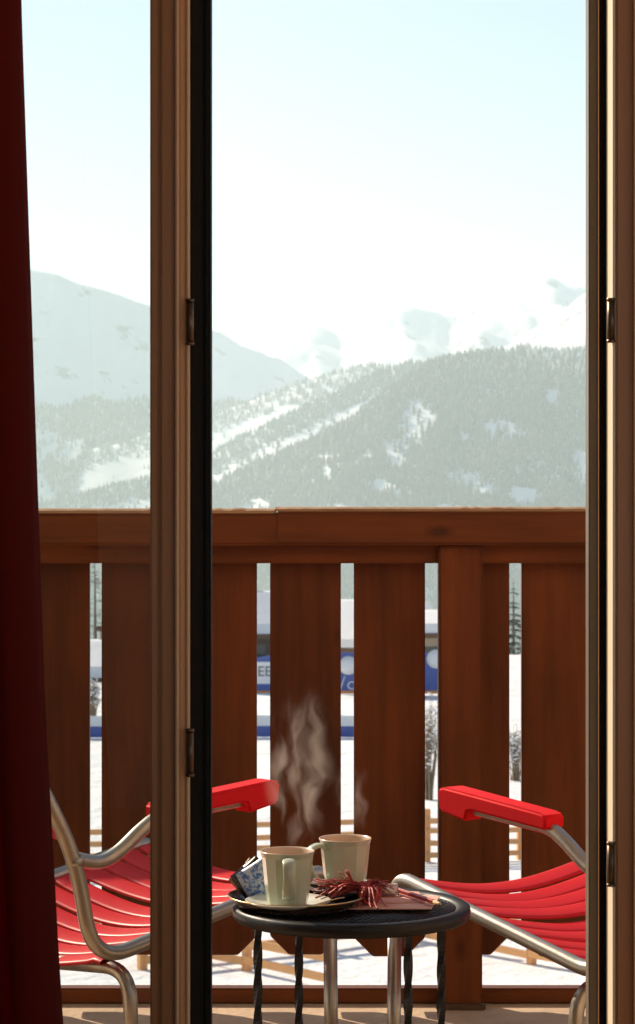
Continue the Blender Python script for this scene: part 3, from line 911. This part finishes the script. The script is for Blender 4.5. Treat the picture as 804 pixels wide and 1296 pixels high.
zs_ = tz0 + 0.0026
m1 = make_mug(); s1 = make_saucer()
m2 = copy_tree(m1); s2 = s1.copy(); COL.objects.link(s2)
m1x, m1y = X(364, 3.967), 3.967
m2x, m2y = X(437, 4.11), 4.105
s1.location = (m1x + 0.001, m1y, zs_); m1.location = (m1x, m1y, zs_ + 0.0055); m1.rotation_euler = (0, 0, R(3))
s2.location = (m2x, m2y, TZ + 0.009); m2.location = (m2x, m2y, TZ + 0.0148); m2.rotation_euler = (0, 0, R(-62))
s2.location.z = TZ + 0.0015 + 0.0170; m2.location.z = s2.location.z + 0.0055
s2.location.z = TZ + 0.004; m2.location.z = s2.location.z + 0.0055
tag(m1, 'steaming faceted green mug on the saucer on the tray, handle to the front', 'mug', 'mugs on the black table')
tag(m2, 'faceted green mug behind the red raffia bow, handle to one side', 'mug', 'mugs on the black table')
tag(s1, 'pale saucer on the dark tray with a spoon on it', 'saucer', 'saucers under the mugs')
tag(s2, 'pale saucer under the mug behind the raffia bow', 'saucer', 'saucers under the mugs')
# spoon on the first saucer
sp_ = empty('teaspoon', (m1x + 0.028, m1y - 0.050, zs_ + 0.0105), R(15), 'small brass-coloured teaspoon lying on the saucer', 'spoon')
bm = bmesh.new(); bmesh.ops.create_uvsphere(bm, u_segments=14, v_segments=8, radius=1.0)
for v in bm.verts: v.co = Vector((v.co.x * 0.012, v.co.y * 0.008, v.co.z * 0.0022 + 0.002))
MB().bm(bm, True).build('bowl', M['brass'], sp_)
MB().tube(bez([(0.014, 0, 0.003), (0.030, 0.004, 0.0062), (0.056, 0.016, 0.009), (0.070, 0.024, 0.0088)], 5), [0.0018] * 16, 8, flat=0.0011).build('handle', M['brass'], sp_)

# sachets leaning on the mug
def sachet(name, m, x, y, z, wv, hv, rot, label):
    nx, nz = 10, 12
    vs_, fs = [], []
    for side in (1, -1):
        for j in range(nz + 1):
            for i in range(nx + 1):
                u, v = i / nx * 2 - 1, j / nz * 2 - 1
                puff = 0.0032 * max(0, (1 - u ** 4)) * max(0, (1 - v ** 4))
                edge = 0.0006
                vs_.append((u * wv / 2, side * (puff + edge) + 0.002 * math.sin(u * 2 + v), v * hv / 2))
    n1 = (nx + 1) * (nz + 1)
    for s in range(2):
        for j in range(nz):
            for i in range(nx):
                a = s * n1 + j * (nx + 1) + i
                q = (a, a + 1, a + nx + 2, a + nx + 1)
                fs.append(q if s else q[::-1])
    per = [i for i in range(nx + 1)] + [j * (nx + 1) + nx for j in range(1, nz + 1)] + [nz * (nx + 1) + i for i in range(nx - 1, -1, -1)] + [j * (nx + 1) for j in range(nz - 1, 0, -1)]
    for k in range(len(per)):
        a, c = per[k], per[(k + 1) % len(per)]
        fs.append((a, c, c + n1, a + n1))
    o = MB().add(vs_, fs, True).build(name, m)
    o.location = (x, y, z); o.rotation_euler = rot
    return tag(o, label, 'sachet', 'sachets on the tray')
def paisley():
    m = mat('blue_patterned_paper', (0.10, 0.18, 0.48), 0.4)
    n = m.node_tree; N = n.nodes; L = n.links; b_ = N["Principled BSDF"]
    tc = N.new("ShaderNodeTexCoord")
    ns = N.new("ShaderNodeTexNoise"); ns.inputs["Scale"].default_value = 70; ns.inputs["Detail"].default_value = 2; ns.inputs["Distortion"].default_value = 2.2
    vo = N.new("ShaderNodeTexVoronoi"); vo.inputs["Scale"].default_value = 130
    L.new(tc.outputs["Object"], ns.inputs["Vector"]); L.new(tc.outputs["Object"], vo.inputs["Vector"])
    ad = N.new("ShaderNodeMath"); ad.operation = 'ADD'; L.new(ns.outputs["Fac"], ad.inputs[0])
    ml = N.new("ShaderNodeMath"); ml.operation = 'MULTIPLY'; ml.inputs[1].default_value = 0.25; L.new(vo.outputs["Distance"], ml.inputs[0]); L.new(ml.outputs[0], ad.inputs[1])
    cr = N.new("ShaderNodeValToRGB"); e = cr.color_ramp.elements
    e[0].position = 0.46; e[0].color = (0.07, 0.14, 0.45, 1); e[1].position = 0.66; e[1].color = (0.55, 0.60, 0.68, 1)
    q = e.new(0.56); q.color = (0.16, 0.27, 0.58, 1)
    L.new(ad.outputs[0], cr.inputs[0]); L.new(cr.outputs[0], b_.inputs["Base Color"])
    return m
zt = tz0 + 0.006
ax_, ay_ = X(326, 4.03), 4.03
sachet('sachet', paisley(), ax_ + 0.002, ay_ + 0.000, zt + 0.030, 0.056, 0.060, (R(-14), R(-34), R(-12)), 'blue and white patterned sachet leaning behind the steaming mug')
sachet('sachet', M['blackfoil'], ax_ - 0.006, ay_ + 0.012, zt + 0.029, 0.054, 0.060, (R(-16), R(-40), R(-8)), 'black sachet directly behind the blue patterned one')
sachet('sachet', M['brownfoil'], ax_ - 0.011, ay_ + 0.023, zt + 0.026, 0.050, 0.058, (R(-18), R(-48), R(-6)), 'brown sachet leaning lowest behind the black one')

# cards on the table
def slab(name, quad, z, th, m, label, cat, grp=None):
    v = [(p[0], p[1], z) for p in quad] + [(p[0], p[1], z + th) for p in quad]
    n = len(quad)
    f = [tuple(range(n - 1, -1, -1)), tuple(range(n, 2 * n))] + [(i, (i + 1) % n, n + (i + 1) % n, n + i) for i in range(n)]
    cx = sum(p[0] for p in quad) / n; cyy = sum(p[1] for p in quad) / n
    v = [(p[0] - cx, p[1] - cyy, p[2] - z) for p in v]
    o = MB().add(v, f).build(name, m); o.location = (cx, cyy, z)
    return tag(o, label, cat, grp)
zt2 = TZ + 0.0018
q = [PT(432, 1151, zt2), PT(546, 1151, zt2), PT(557, 1135, zt2), PT(455, 1130, zt2)]
slab('paper_card', [(p.x, p.y) for p in q], zt2, 0.0016, M['card'], 'salmon pink card lying on the perforated table top, lowest of the pair', 'card', 'cards under the raffia')
q = [PT(452, 1146, zt2), PT(538, 1144, zt2), PT(530, 1131, zt2), PT(462, 1127, zt2)]
slab('paper_card', [(p.x, p.y) for p in q], zt2 + 0.002, 0.0012, mat('pink_paper', (0.76, 0.38, 0.31), 0.7, var=.3, scale=20), 'smaller pink card on top of the salmon card', 'card', 'cards under the raffia')
# red pencil with a bare wooden end
p0 = PT(484, 1120, zt2 + 0.012); p1 = PT(549, 1142, zt2 + 0.008); p2 = PT(558, 1145, zt2 + 0.008)
pc_ = empty('pencil', (p0.x, p0.y, zt2), 0, 'red stick with a bare pale wooden end lying across the pink cards', 'pencil')
a0 = Vector((0, 0, 0.012)); a1 = Vector((p1.x - p0.x, p1.y - p0.y, 0.009)); a2 = Vector((p2.x - p0.x, p2.y - p0.y, 0.0085))
MB().tube([a0, a1], 0.0042, 6, smooth=False).build('painted_shaft', M['pencil'], pc_)
MB().tube([a1, a1.lerp(a2, .85), a2], [0.0032, 0.0032, 0.0018], 8).build('wooden_end', M['rawwood'], pc_)

# raffia bow
def raffia():
    kx, ky, kz = X(461, 4.02), 4.02, TZ + 0.030
    t = empty('raffia_bow', (kx, ky, TZ + 0.004), 0, 'tangled red raffia bow lying in front of the rear mug', 'bow')
    rg = random.Random(21)
    K = Vector((0, 0, 0.024))
    def strand(pts, w0=0.0014):
        P = bez(pts, 6)
        return P, [w0 * (0.7 + 0.5 * rg.random()) for _ in P]
    # bundle of strands fanning to the left and behind the first mug
    lf_ = MB()
    for i in range(74):
        a = R(180) + rg.gauss(0.0, 0.34)
        L_ = rg.uniform(0.022, 0.086)
        e = K + Vector((math.cos(a) * L_, math.sin(a) * L_ * 0.7, rg.uniform(-0.020, 0.016) + (0.016 if L_ < 0.045 else 0)))
        mid = K + Vector((math.cos(a) * L_ * .5, math.sin(a) * L_ * .4, rg.uniform(-0.006, 0.014)))
        P, W = strand([K + Vector((rg.uniform(-.004, .004), rg.uniform(-.005, .005), rg.uniform(-.006, .006))), mid, e], rg.uniform(.0018, .0036))
        lf_.tube(P, W, 5, flat=0.0005)
    lf_.build('loose_strands', M['raffia'], t)
    rt_ = MB()
    for i in range(22):
        a = rg.gauss(0.25, 0.3)
        L_ = rg.uniform(0.02, 0.052)
        e = K + Vector((math.cos(a) * L_, math.sin(a) * L_, rg.uniform(-0.012, 0.012)))
        mid = K + Vector((math.cos(a) * L_ * .5, math.sin(a) * L_ * .5, rg.uniform(0.004, 0.016)))
        P, W = strand([K, mid, e], 0.0024)
        rt_.tube(P, W, 5, flat=0.0005)
    rt_.build('loose_strands', M['raffia'], t)
    # loops in front
    for i in range(6):
        lp = MB()
        w_, h_ = rg.uniform(0.007, 0.016), rg.uniform(0.018, 0.034)
        ox = rg.uniform(0.000, 0.014)
        yy = -rg.uniform(0.004, 0.020)
        pts = [K + Vector((0.004, -0.002, 0.0)), K + Vector((ox + w_, yy, 0.004)), K + Vector((ox + w_ * .7, yy - .004, -h_ * .6)), K + Vector((ox, yy - .006, -min(h_, .021))), K + Vector((ox - w_ * .8, yy - .003, -h_ * .45)), K + Vector((ox - w_ * .4, yy, 0.003)), K + Vector((0.005, -0.003, 0.001))]
        P, W = strand(pts, 0.0027)
        lp.tube(P, W, 6, flat=0.0006)
        lp.build('loop', M['raffia'], t)
    for (ex, ey) in ((-0.010, -0.052), (0.010, -0.062), (0.034, -0.052), (0.020, -0.070)):
        tl = MB()
        P, W = strand([K + Vector((0.006, -0.002, 0)), K + Vector((ex * .4 + .004, ey * .4, 0.004)), Vector((ex * .8, ey * .8, 0.010)), Vector((ex, ey, 0.0035))], 0.0018)
        tl.tube(P, W, 5, flat=0.0006)
        tl.build('tail', M['raffia'], t)
    kn = MB()
    for i in range(5):
        pts = [K + Vector((0.001 * i - .002 + 0.008 * math.cos(a), 0.0065 * math.sin(a) * math.cos(.4 * i), 0.0085 * math.sin(a + .5 * i))) for a in [k * PI / 6 for k in range(13)]]
        kn.tube(pts, 0.0028, 6, flat=0.0014)
    kn.build('knot', M['raffia'], t)
raffia()
# patterned packet behind the bow
def packet_mat():
    m = mat('leaf_printed_paper', (0.6, 0.56, 0.46), 0.5)
    n = m.node_tree; N = n.nodes; L = n.links; b_ = N["Principled BSDF"]
    tc = N.new("ShaderNodeTexCoord"); ns = N.new("ShaderNodeTexVoronoi"); ns.inputs["Scale"].default_value = 110
    L.new(tc.outputs["Object"], ns.inputs["Vector"])
    cr = N.new("ShaderNodeValToRGB"); e = cr.color_ramp.elements; cr.color_ramp.interpolation = 'CONSTANT'
    e[0].color = (0.03, 0.03, 0.025, 1); e[1].position = 0.42; e[1].color = (0.60, 0.56, 0.46, 1)
    q = e.new(0.75); q.color = (0.42, 0.05, 0.06, 1)
    L.new(ns.outputs["Color"], cr.inputs[0]); L.new(cr.outputs[0], b_.inputs["Base Color"])
    return m
sachet('sachet', packet_mat(), X(485, 4.10), 4.085, TZ + 0.019, 0.050, 0.030, (R(-62), R(8), R(8)), 'small leaf-printed packet lying behind the raffia bow')

# ------------------------------------------------------------------ steam
def steam(name, loc, size, dens, seed, label):
    m = bpy.data.materials.new('steam'); m.use_nodes = True
    n = m.node_tree; N = n.nodes; L = n.links
    N.remove(N["Principled BSDF"]); out = N["Material Output"]
    pv = N.new("ShaderNodeVolumePrincipled"); pv.inputs["Color"].default_value = (1, 0.90, 0.78, 1); pv.inputs["Anisotropy"].default_value = 0.45
    tc = N.new("ShaderNodeTexCoord")
    # swirl the coordinates
    n0 = N.new("ShaderNodeTexNoise"); n0.inputs["Scale"].default_value = 9; n0.inputs["Detail"].default_value = 2
    mp0 = N.new("ShaderNodeMapping"); mp0.inputs["Location"].default_value = (seed, seed * 2, 0)
    L.new(tc.outputs["Object"], mp0.inputs["Vector"]); L.new(mp0.outputs[0], n0.inputs["Vector"])
    sb = N.new("ShaderNodeVectorMath"); sb.operation = 'SUBTRACT'; sb.inputs[1].default_value = (.5, .5, .5); L.new(n0.outputs["Color"], sb.inputs[0])
    scl = N.new("ShaderNodeVectorMath"); scl.operation = 'SCALE'; scl.inputs["Scale"].default_value = 0.16; L.new(sb.outputs[0], scl.inputs[0])
    ad = N.new("ShaderNodeVectorMath"); ad.operation = 'ADD'; L.new(tc.outputs["Object"], ad.inputs[0]); L.new(scl.outputs[0], ad.inputs[1])
    mp = N.new("ShaderNodeMapping"); mp.inputs["Scale"].default_value = (30, 14, 9); mp.inputs["Location"].default_value = (seed * 3, 0, seed)
    L.new(ad.outputs[0], mp.inputs["Vector"])
    n1 = N.new("ShaderNodeTexNoise"); n1.inputs["Scale"].default_value = 1.0; n1.inputs["Detail"].default_value = 3
    L.new(mp.outputs[0], n1.inputs["Vector"])
    mr = N.new("ShaderNodeMapRange"); mr.interpolation_type = 'SMOOTHSTEP'; mr.inputs["From Min"].default_value = 0.47; mr.inputs["From Max"].default_value = 0.72
    L.new(n1.outputs["Fac"], mr.inputs["Value"])
    # soft limits: ellipsoidal falloff
    dv = N.new("ShaderNodeVectorMath"); dv.operation = 'DIVIDE'; dv.inputs[1].default_value = (size[0] / 2, size[1] / 2, size[2] / 2)
    cs = N.new("ShaderNodeVectorMath"); cs.operation = 'SUBTRACT'; cs.inputs[1].default_value = (0, 0, size[2] / 2)
    L.new(tc.outputs["Object"], cs.inputs[0]); L.new(cs.outputs[0], dv.inputs[0])
    ln = N.new("ShaderNodeVectorMath"); ln.operation = 'LENGTH'; L.new(dv.outputs[0], ln.inputs[0])
    fo = N.new("ShaderNodeMapRange"); fo.interpolation_type = 'SMOOTHSTEP'; fo.inputs["From Min"].default_value = 1.0; fo.inputs["From Max"].default_value = 0.45
    L.new(ln.outputs["Value"], fo.inputs["Value"])
    m1_ = N.new("ShaderNodeMath"); m1_.operation = 'MULTIPLY'; L.new(mr.outputs[0], m1_.inputs[0]); L.new(fo.outputs[0], m1_.inputs[1])
    m2_ = N.new("ShaderNodeMath"); m2_.operation = 'MULTIPLY'; m2_.inputs[1].default_value = dens; L.new(m1_.outputs[0], m2_.inputs[0])
    L.new(m2_.outputs[0], pv.inputs["Density"]); L.new(pv.outputs[0], out.inputs["Volume"])
    bm = bmesh.new(); bmesh.ops.create_icosphere(bm, subdivisions=3, radius=1.0)
    for v in bm.verts: v.co = Vector((v.co.x * size[0] / 2, v.co.y * size[1] / 2, size[2] / 2 + v.co.z * size[2] / 2))
    o = MB().bm(bm, True).build(name, m)
    o.location = loc
    return tag(o, label, 'steam', kind='stuff')
zrim = m1.location.z + 0.086
steam('steam', (m1x + 0.022, m1y, zrim - 0.02), (0.135, 0.07, 0.29), 11.0, 1.3, 'wispy steam curling up from the front mug')
steam('steam', (m2x + 0.012, m2y, zrim - 0.018), (0.09, 0.06, 0.15), 5.0, 4.1, 'faint wisp of steam above the rear mug')

# ================================================================== MIDGROUND: VILLAGE
def GY(py): return (ZC - GZ) * F / (py - HY)
def fence_run(name, p0, p1, n_rails, z_rails, post_h, spacing, label, grp, rail_h=0.11):
    a = Vector(p0); c = Vector(p1)
    d = c - a; L_ = d.length; ang = math.atan2(d.y, d.x)
    t = empty(name, (a.x, a.y, 0), ang, label, 'fence', grp)
    n = int(L_ / spacing)
    for i in range(n + 1):
        s = spacing * i
        g = float(ground_h(np.array(a.x + math.cos(ang) * s), np.array(a.y + math.sin(ang) * s)))
        o = MB().bbox(-0.07, 0.07, 0.04, 0.16, -0.3, post_h, 0.01).build('post', M['fence'], t) if i == 0 else None
        if o is None:
            o = bpy.data.objects.new('post', bpy.data.objects[t['_post']].data); link(o, t)
        else:
            t['_post'] = o.name
        o.location = (s, 0, g)
    del t['_post']
    for zr in z_rails:
        for i in range(n):
            s = spacing * i
            g0 = float(ground_h(np.array(a.x + math.cos(ang) * s), np.array(a.y + math.sin(ang) * s)))
            g1 = float(ground_h(np.array(a.x + math.cos(ang) * (s + spacing)), np.array(a.y + math.sin(ang) * (s + spacing))))
            dz = random.uniform(-.03, .03)
            v = [(s + .005, y, g0 + zr + dz + k) for k in (0, rail_h) for y in (0, .035)] + [(s + spacing - .005, y, g1 + zr + k) for k in (0, rail_h) for y in (0, .035)]
            f = [(0, 1, 3, 2), (4, 6, 7, 5), (0, 4, 5, 1), (2, 3, 7, 6), (0, 2, 6, 4), (1, 5, 7, 3)]
            MB().add(v, f).build('rail', M['fence'], t)
GF = 'pine fences in the snow below'
fence_run('wooden_fence', (X(40, 50), 50.5), (X(780, 53), 53.5), 4, (0.10, 0.34, 0.58, 0.82), 1.1, 2.05, 'pine fence of four level rails across the snow', GF)
fence_run('wooden_fence', (X(20, 44), 45), (X(440, 39), 39.3), 2, (0.10, 0.42), 0.72, 1.9, 'low two-rail pine fence slanting across the snow below the left chair', GF, 0.13)
fence_run('wooden_fence', (X(180, 40.2), 41.0), (X(560, 45), 44.6), 2, (0.12, 0.46), 0.75, 1.7, 'low two-rail pine fence rising across the snow below the table', GF, 0.13)
fence_run('wooden_fence', (X(500, 44.5), 44.0), (X(800, 40), 39.8), 2, (0.10, 0.36, 0.60), 0.85, 1.6, 'low three-rail pine fence slanting across the snow below the right chair', GF, 0.12)

# advertising barrier panels
def barrier(px0, px1, Y):
    x0, x1 = X(px0, Y), X(px1, Y)
    n = 4; wd = (x1 - x0) / n
    for i in range(n):
        t = empty('barrier_panel', (x0 + wd * (i + .5), Y, 0), 0, 'low white and blue barrier panel on the snow ' + ('in front of the snowy hut', 'between the hut and the brown chalet', 'below the white lettered banner', 'below the blue banner with the disc')[min(i, 3)], 'barrier', 'barriers along the snow field')
        g = float(ground_h(np.array(x0 + wd * (i + .5)), np.array(float(Y))))
        MB().bbox(-wd / 2 + .02, wd / 2 - .02, -.02, .02, g + 0.36, g + 0.68, .008).build('upper_band', M['white'], t)
        MB().bbox(-wd / 2 + .02, wd / 2 - .02, -.02, .02, g + 0.02, g + 0.358, .008).build('lower_band', M['blue'], t)
        for s in (-1, 1):
            MB().bbox(s * (wd / 2 - .08) - .03, s * (wd / 2 - .08) + .03, .022, .07, g - .2, g + .74, .006).build('upright', M['grey'], t)
barrier(70, 470, 77)

# big event banners with lettering
def text_mesh(body, size, m, parent, loc, name='lettering', ext=0.01):
    cu = bpy.data.curves.new(name, 'FONT'); cu.body = body; cu.size = size; cu.extrude = ext; cu.align_x = 'CENTER'; cu.align_y = 'CENTER'
    o = bpy.data.objects.new(name, cu); COL.objects.link(o)
    dg = bpy.context.evaluated_depsgraph_get()
    me = bpy.data.meshes.new_from_object(o.evaluated_get(dg))
    bpy.data.objects.remove(o); bpy.data.curves.remove(cu)
    me.materials.clear(); me.materials.append(m)
    o = bpy.data.objects.new(name, me); link(o, parent)
    o.location = loc; o.rotation_euler = (R(90), 0, 0)
    return o
YB = 92.0
def banner(px0, px1, py0, py1, label, kind):
    x0, x1 = X(px0, YB), X(px1, YB); z0, z1 = Z(py1, YB), Z(py0, YB)
    t = empty('event_banner', ((x0 + x1) / 2, YB, z0), 0, label, 'banner', 'event banners behind the snow field')
    hw = (x1 - x0) / 2; H = z1 - z0
    if kind == 'white':
        MB().bbox(-hw, hw, 0, .08, H * .30, H * .88, .01).build('white_panel', M['white'], t)
        MB().prism([(-hw, H * .885), (hw, H * .885), (hw, H * 1.08), (-hw, H * .90)], 'y', 0, .08).build('blue_peak', M['blue'], t)
        MB().bbox(-hw, hw, 0, .08, 0.17, H * .298, .01).build('blue_band', M['blue'], t)
        text_mesh('EE', 0.52, M['grey'], t, (X(335, YB) - (x0 + x1) / 2, -.012, H * .62))
    else:
        MB().bbox(-hw, hw, 0, .08, 0.17, H, .01).build('blue_panel', M['blue'], t)
        dx = X(441, YB) - (x0 + x1) / 2
        MB().lathe([(0, 0), (0.34, 0), (0.34, 0.02), (0, 0.02)], 32).build('white_disc', M['white'], t)
        d_ = t.children[-1]; d_.rotation_euler = (R(90), 0, 0); d_.location = (dx, -.004, H * .70)
        text_mesh('C', 0.42, M['white'], t, (dx + 0.10, -.012, H * .22))
        MB().tube([(dx - .30, -.02, H * .12), (dx - .12, -.02, H * .46)], 0.02, 6).build('white_stroke', M['white'], t)
        dx = X(552, YB) - (x0 + x1) / 2
        d2 = d_.copy(); link(d2, t); d2.location = (dx, -.004, H * .85)
    MB().bbox(-hw, hw, -.02, .06, 0.06, 0.168, .008).build('orange_trim', M['orange'], t)
    for s in (-1, 0, 1):
        MB().bbox(s * (hw - .1) - .04, s * (hw - .1) + .04, .082, .16, -1.0, H * .95, .008).build('upright', M['grey'], t)
banner(300, 352, 832, 880, 'white event banner with grey letters and a blue lower band', 'white')
banner(424, 566, 826, 880, 'blue event banner with white disc and white letter', 'blue')

# chalets
def chalet(px, Y, wid, dep, z_eave, rise, yaw, label, wall=None, ridge_x=True):
    t = empty('chalet', (X(px, Y), Y, 0), yaw, label, 'chalet', 'snow-covered chalets beyond the banners')
    g = float(ground_h(np.array(X(px, Y)), np.array(float(Y)))) - 1.0
    wall = wall or M['dark_wood']
    hw, hd = wid / 2, dep / 2
    MB().box(-hw, hw, -hd, hd, g, z_eave - 0.02).build('wall', wall, t)
    ov = 0.7
    if ridge_x:
        A = [(-hd - ov, z_eave - ov * rise / hd), (0, z_eave + rise), (hd + ov, z_eave - ov * rise / hd)]
        gp = [(-hd, z_eave - .02), (0, z_eave + rise - .12), (hd, z_eave - .02)]
        ax, e0, e1, gw = 'x', -hw - ov, hw + ov, hw
    else:
        A = [(-hw - ov, z_eave - ov * rise / hw), (0, z_eave + rise), (hw + ov, z_eave - ov * rise / hw)]
        gp = [(-hw, z_eave - .02), (0, z_eave + rise - .12), (hw, z_eave - .02)]
        ax, e0, e1, gw = 'y', -hd - ov, hd + ov, hd
    MB().prism(gp, ax, -gw, gw).build('gable', wall, t)
    th = 0.22
    roof = MB().prism([A[0], A[1], A[2], (A[2][0], A[2][1] + th), (A[1][0], A[1][1] + th), (A[0][0], A[0][1] + th)], ax, e0, e1).build('roof', M['dark_wood'], t)
    sn = 0.55
    MB().prism([(A[0][0] + .05, A[0][1] + th + .004), (A[1][0], A[1][1] + th + .004), (A[2][0] - .05, A[2][1] + th + .004), (A[2][0] - .12, A[2][1] + th + sn * .8), (A[1][0] + .5, A[1][1] + th + sn), (A[1][0] - .5, A[1][1] + th + sn), (A[0][0] + .12, A[0][1] + th + sn * .8)], ax, e0 + .06, e1 - .06).build('roof_snow', M['roof_snow'], roof)
    ch = MB().bbox(hw * .45, hw * .45 + .7, .3, 1.0, z_eave, z_eave + rise + 1.1, .02)
    c_ = ch.build('chimney', M['stone_wall'], roof)
    MB().bbox(hw * .45 - .1, hw * .45 + .8, .2, 1.1, z_eave + rise + 1.102, z_eave + rise + 1.3, .02).build('chimney_cap', M['dark_wood'], c_)
    for i in range(max(2, int(wid / 2.4))):
        xx = -hw + wid * (i + .5) / max(2, int(wid / 2.4))
        wn = MB().bbox(xx - .45, xx + .45, -hd - .03, -hd + .02, z_eave - 1.5, z_eave - .5, .01).build('window', M['win_glass'], t)
        MB().bbox(xx - .55, xx + .55, -hd - .05, -hd - .032, z_eave - 1.62, z_eave - 1.50, .01).build('sill', M['white'], wn)
def zat(py, Y): return Z(py, Y)
chalet(276, 112, 4.2, 5.0, zat(797, 112), 0.9, R(16), 'brown wooden chalet with thick roof snow beyond the white banner', None, True)
chalet(455, 126, 5.6, 6.0, zat(812, 126), 1.3, R(-24), 'chalet with pale snow roof behind the blue banner', None, True)
chalet(562, 118, 3.6, 5.0, zat(800, 118), 0.25, R(6), 'low chalet with dark chimney behind the railing post', M['stone_wall'], True)
chalet(100, 100, 3.4, 4.0, zat(852, 100), 0.55, R(-8), 'small dark hut with snowy roof below the bare larches', None, True)

# ------------------------------------------------------------------ trees
def tree_base(px, Y):
    x = X(px, Y)
    return x, float(ground_h(np.array(x), np.array(float(Y))))
def conifer(px, Y, ptop, label, seed, rad=0.17):
    rg = random.Random(seed)
    x, g = tree_base(px, Y); H = Z(ptop, Y) - g
    t = empty('conifer_tree', (x, Y, g), 0, label, 'tree', 'trees beyond the snow field')
    MB().tube([(0, 0, -.5), (0.03, 0, H * .5), (0, 0, H * .97)], [H * .018, H * .011, 0.01], 7).build('trunk', M['bark'], t)
    v, f = [], []
    nW = 64
    for i in range(nW):
        u = i / (nW - 1)
        z = H * (0.10 + 0.88 * (i + rg.uniform(-.6, .6)) / nW)
        rr = H * rad * (1 - u) ** 0.8 + 0.06
        for k in range(15):
            a = rg.uniform(0, 2 * PI); L_ = rr * rg.uniform(.55, 1.15)
            dz = -L_ * rg.uniform(.15, .5)
            d = Vector((math.cos(a), math.sin(a), 0)); s = Vector((-math.sin(a), math.cos(a), 0))
            for m in range(5):
                q0 = 0.15 + 0.8 * m / 5 + rg.uniform(-.05, .05)
                c = d * (L_ * q0) + Vector((0, 0, z + dz * q0))
                wd = L_ * rg.uniform(.14, .34) * (1.1 - .6 * q0) + .05
                n = len(v)
                sg = rg.choice((-1, 1))
                v += [c, c + d * (L_ * .16) + Vector((0, 0, -.05 * L_)), c + s * sg * wd + d * (L_ * .13) + Vector((0, 0, -.12 * L_ - .03)), c + s * sg * wd * .4 - Vector((0, 0, .05 * L_))]
                f.append((n, n + 1, n + 2, n + 3))
    MB().add(v, f).build('crown', M['needle'], t)
conifer(650, 178, 716, 'dark green conifer beyond the snow field right of the railing post', 3, 0.21)
conifer(672, 186, 735, 'second dark green conifer hidden behind the wide plank', 5, 0.16)
conifer(330, 190, 730, 'slim conifer behind the brown chalet', 8, 0.09)
def larch(px, Y, ptop, label, seed):
    rg = random.Random(seed)
    x, g = tree_base(px, Y); H = Z(ptop, Y) - g
    t = empty('larch_tree', (x, Y, g), 0, label, 'tree', 'bare larches')
    MB().tube([(0, 0, -.5), (.1, 0, H * .45), (0, 0, H)], [H * .016, H * .010, .01], 6).build('trunk', M['bark'], t)
    mb = MB()
    for i in range(190):
        u = rg.uniform(.15, .98); z = H * u
        a = rg.uniform(0, 2 * PI); L_ = (H * .17 * (1 - u) + .25) * rg.uniform(.5, 1.1)
        d = Vector((math.cos(a), math.sin(a), rg.uniform(-.25, .25)))
        p0_ = Vector((0, 0, z)); p1_ = p0_ + d * L_ * .55; p2_ = p0_ + d * L_ + Vector((0, 0, rg.uniform(-.1, .12) * L_))
        mb.tube([p0_, p1_, p2_], [.028, .018, .006], 3, cap=False)
        for k in range(5):
            q0 = p0_.lerp(p2_, rg.uniform(.3, .95)); e = q0 + Vector((rg.gauss(0, .2), rg.gauss(0, .2), rg.gauss(-.05, .18))) * (L_ * .5 + .2)
            mb.tube([q0, e], [.012, .005], 3, cap=False)
    mb.build('crown', M['bark'], t)
larch(120, 165, 700, 'tall bare larch behind the snowy hut', 11)
larch(108, 172, 708, 'bare larch left of the tallest one behind the hut', 12)
larch(131, 180, 716, 'bare larch right of the tallest one behind the hut', 13)

def shrub(px, Y, ph, label, seed, wd=0.8):
    rg = random.Random(seed)
    x, g = tree_base(px, Y); H = ph * Y / F
    t = empty('snowy_shrub', (x, Y, g), 0, label, 'shrub', 'frosted shrubs on the snow')
    st, sn = MB(), MB()
    for i in range(42):
        a = rg.uniform(0, 2 * PI); sp__ = rg.uniform(.05, .5) * wd
        p0_ = Vector((rg.gauss(0, .07), rg.gauss(0, .07), 0)); p2_ = Vector((math.cos(a) * sp__, math.sin(a) * sp__, H * rg.uniform(.55, 1)))
        p1_ = p0_.lerp(p2_, .55) + Vector((rg.gauss(0, .06), rg.gauss(0, .06), .08))
        P = bez([p0_, p1_, p2_], 4)
        st.tube(P, [.016 - .012 * k / (len(P) - 1) for k in range(len(P))], 4, cap=False)
        for k in range(7):
            q0 = P[rg.randrange(3, len(P))]; e = q0 + Vector((rg.gauss(0, .12), rg.gauss(0, .12), rg.gauss(.06, .08)))
            st.tube([q0, e], [.007, .003], 3, cap=False)
            if rg.random() < .55:
                bm = bmesh.new(); bmesh.ops.create_icosphere(bm, subdivisions=1, radius=rg.uniform(.02, .05))
                for v in bm.verts: v.co = Vector((v.co.x * 1.3, v.co.y * 1.3, v.co.z * .7)) + e
                sn.bm(bm, True)
    st.build('branches', M['twig'], t)
    tag(sn.build('snow_tufts', M['roof_snow'], t), kind='stuff')
shrub(543, 62, 130, 'frosted shrub standing before the blue banner', 31, 0.9)
shrub(654, 66, 70, 'lower frosted shrub in front of the dark conifers', 32, 0.8)
shrub(117, 84, 46, 'small frosted shrub by the snowy hut', 33, 0.7)

# ------------------------------------------------------------------ haze
hz = bpy.data.materials.new('haze'); hz.use_nodes = True
N = hz.node_tree.nodes; L = hz.node_tree.links
N.remove(N["Principled BSDF"])
pv = N.new("ShaderNodeVolumePrincipled")
pv.inputs["Color"].default_value = (0.79, 0.95, 0.965, 1)
pv.inputs["Density"].default_value = 1.5e-4
pv.inputs["Anisotropy"].default_value = 0.45
L.new(pv.outputs[0], N["Material Output"].inputs["Volume"])
o = MB().box(-13500, 13500, -400, 13000, -440, 720).build('haze', hz)
tag(o, 'pale winter haze filling the valley', 'haze', kind='stuff')
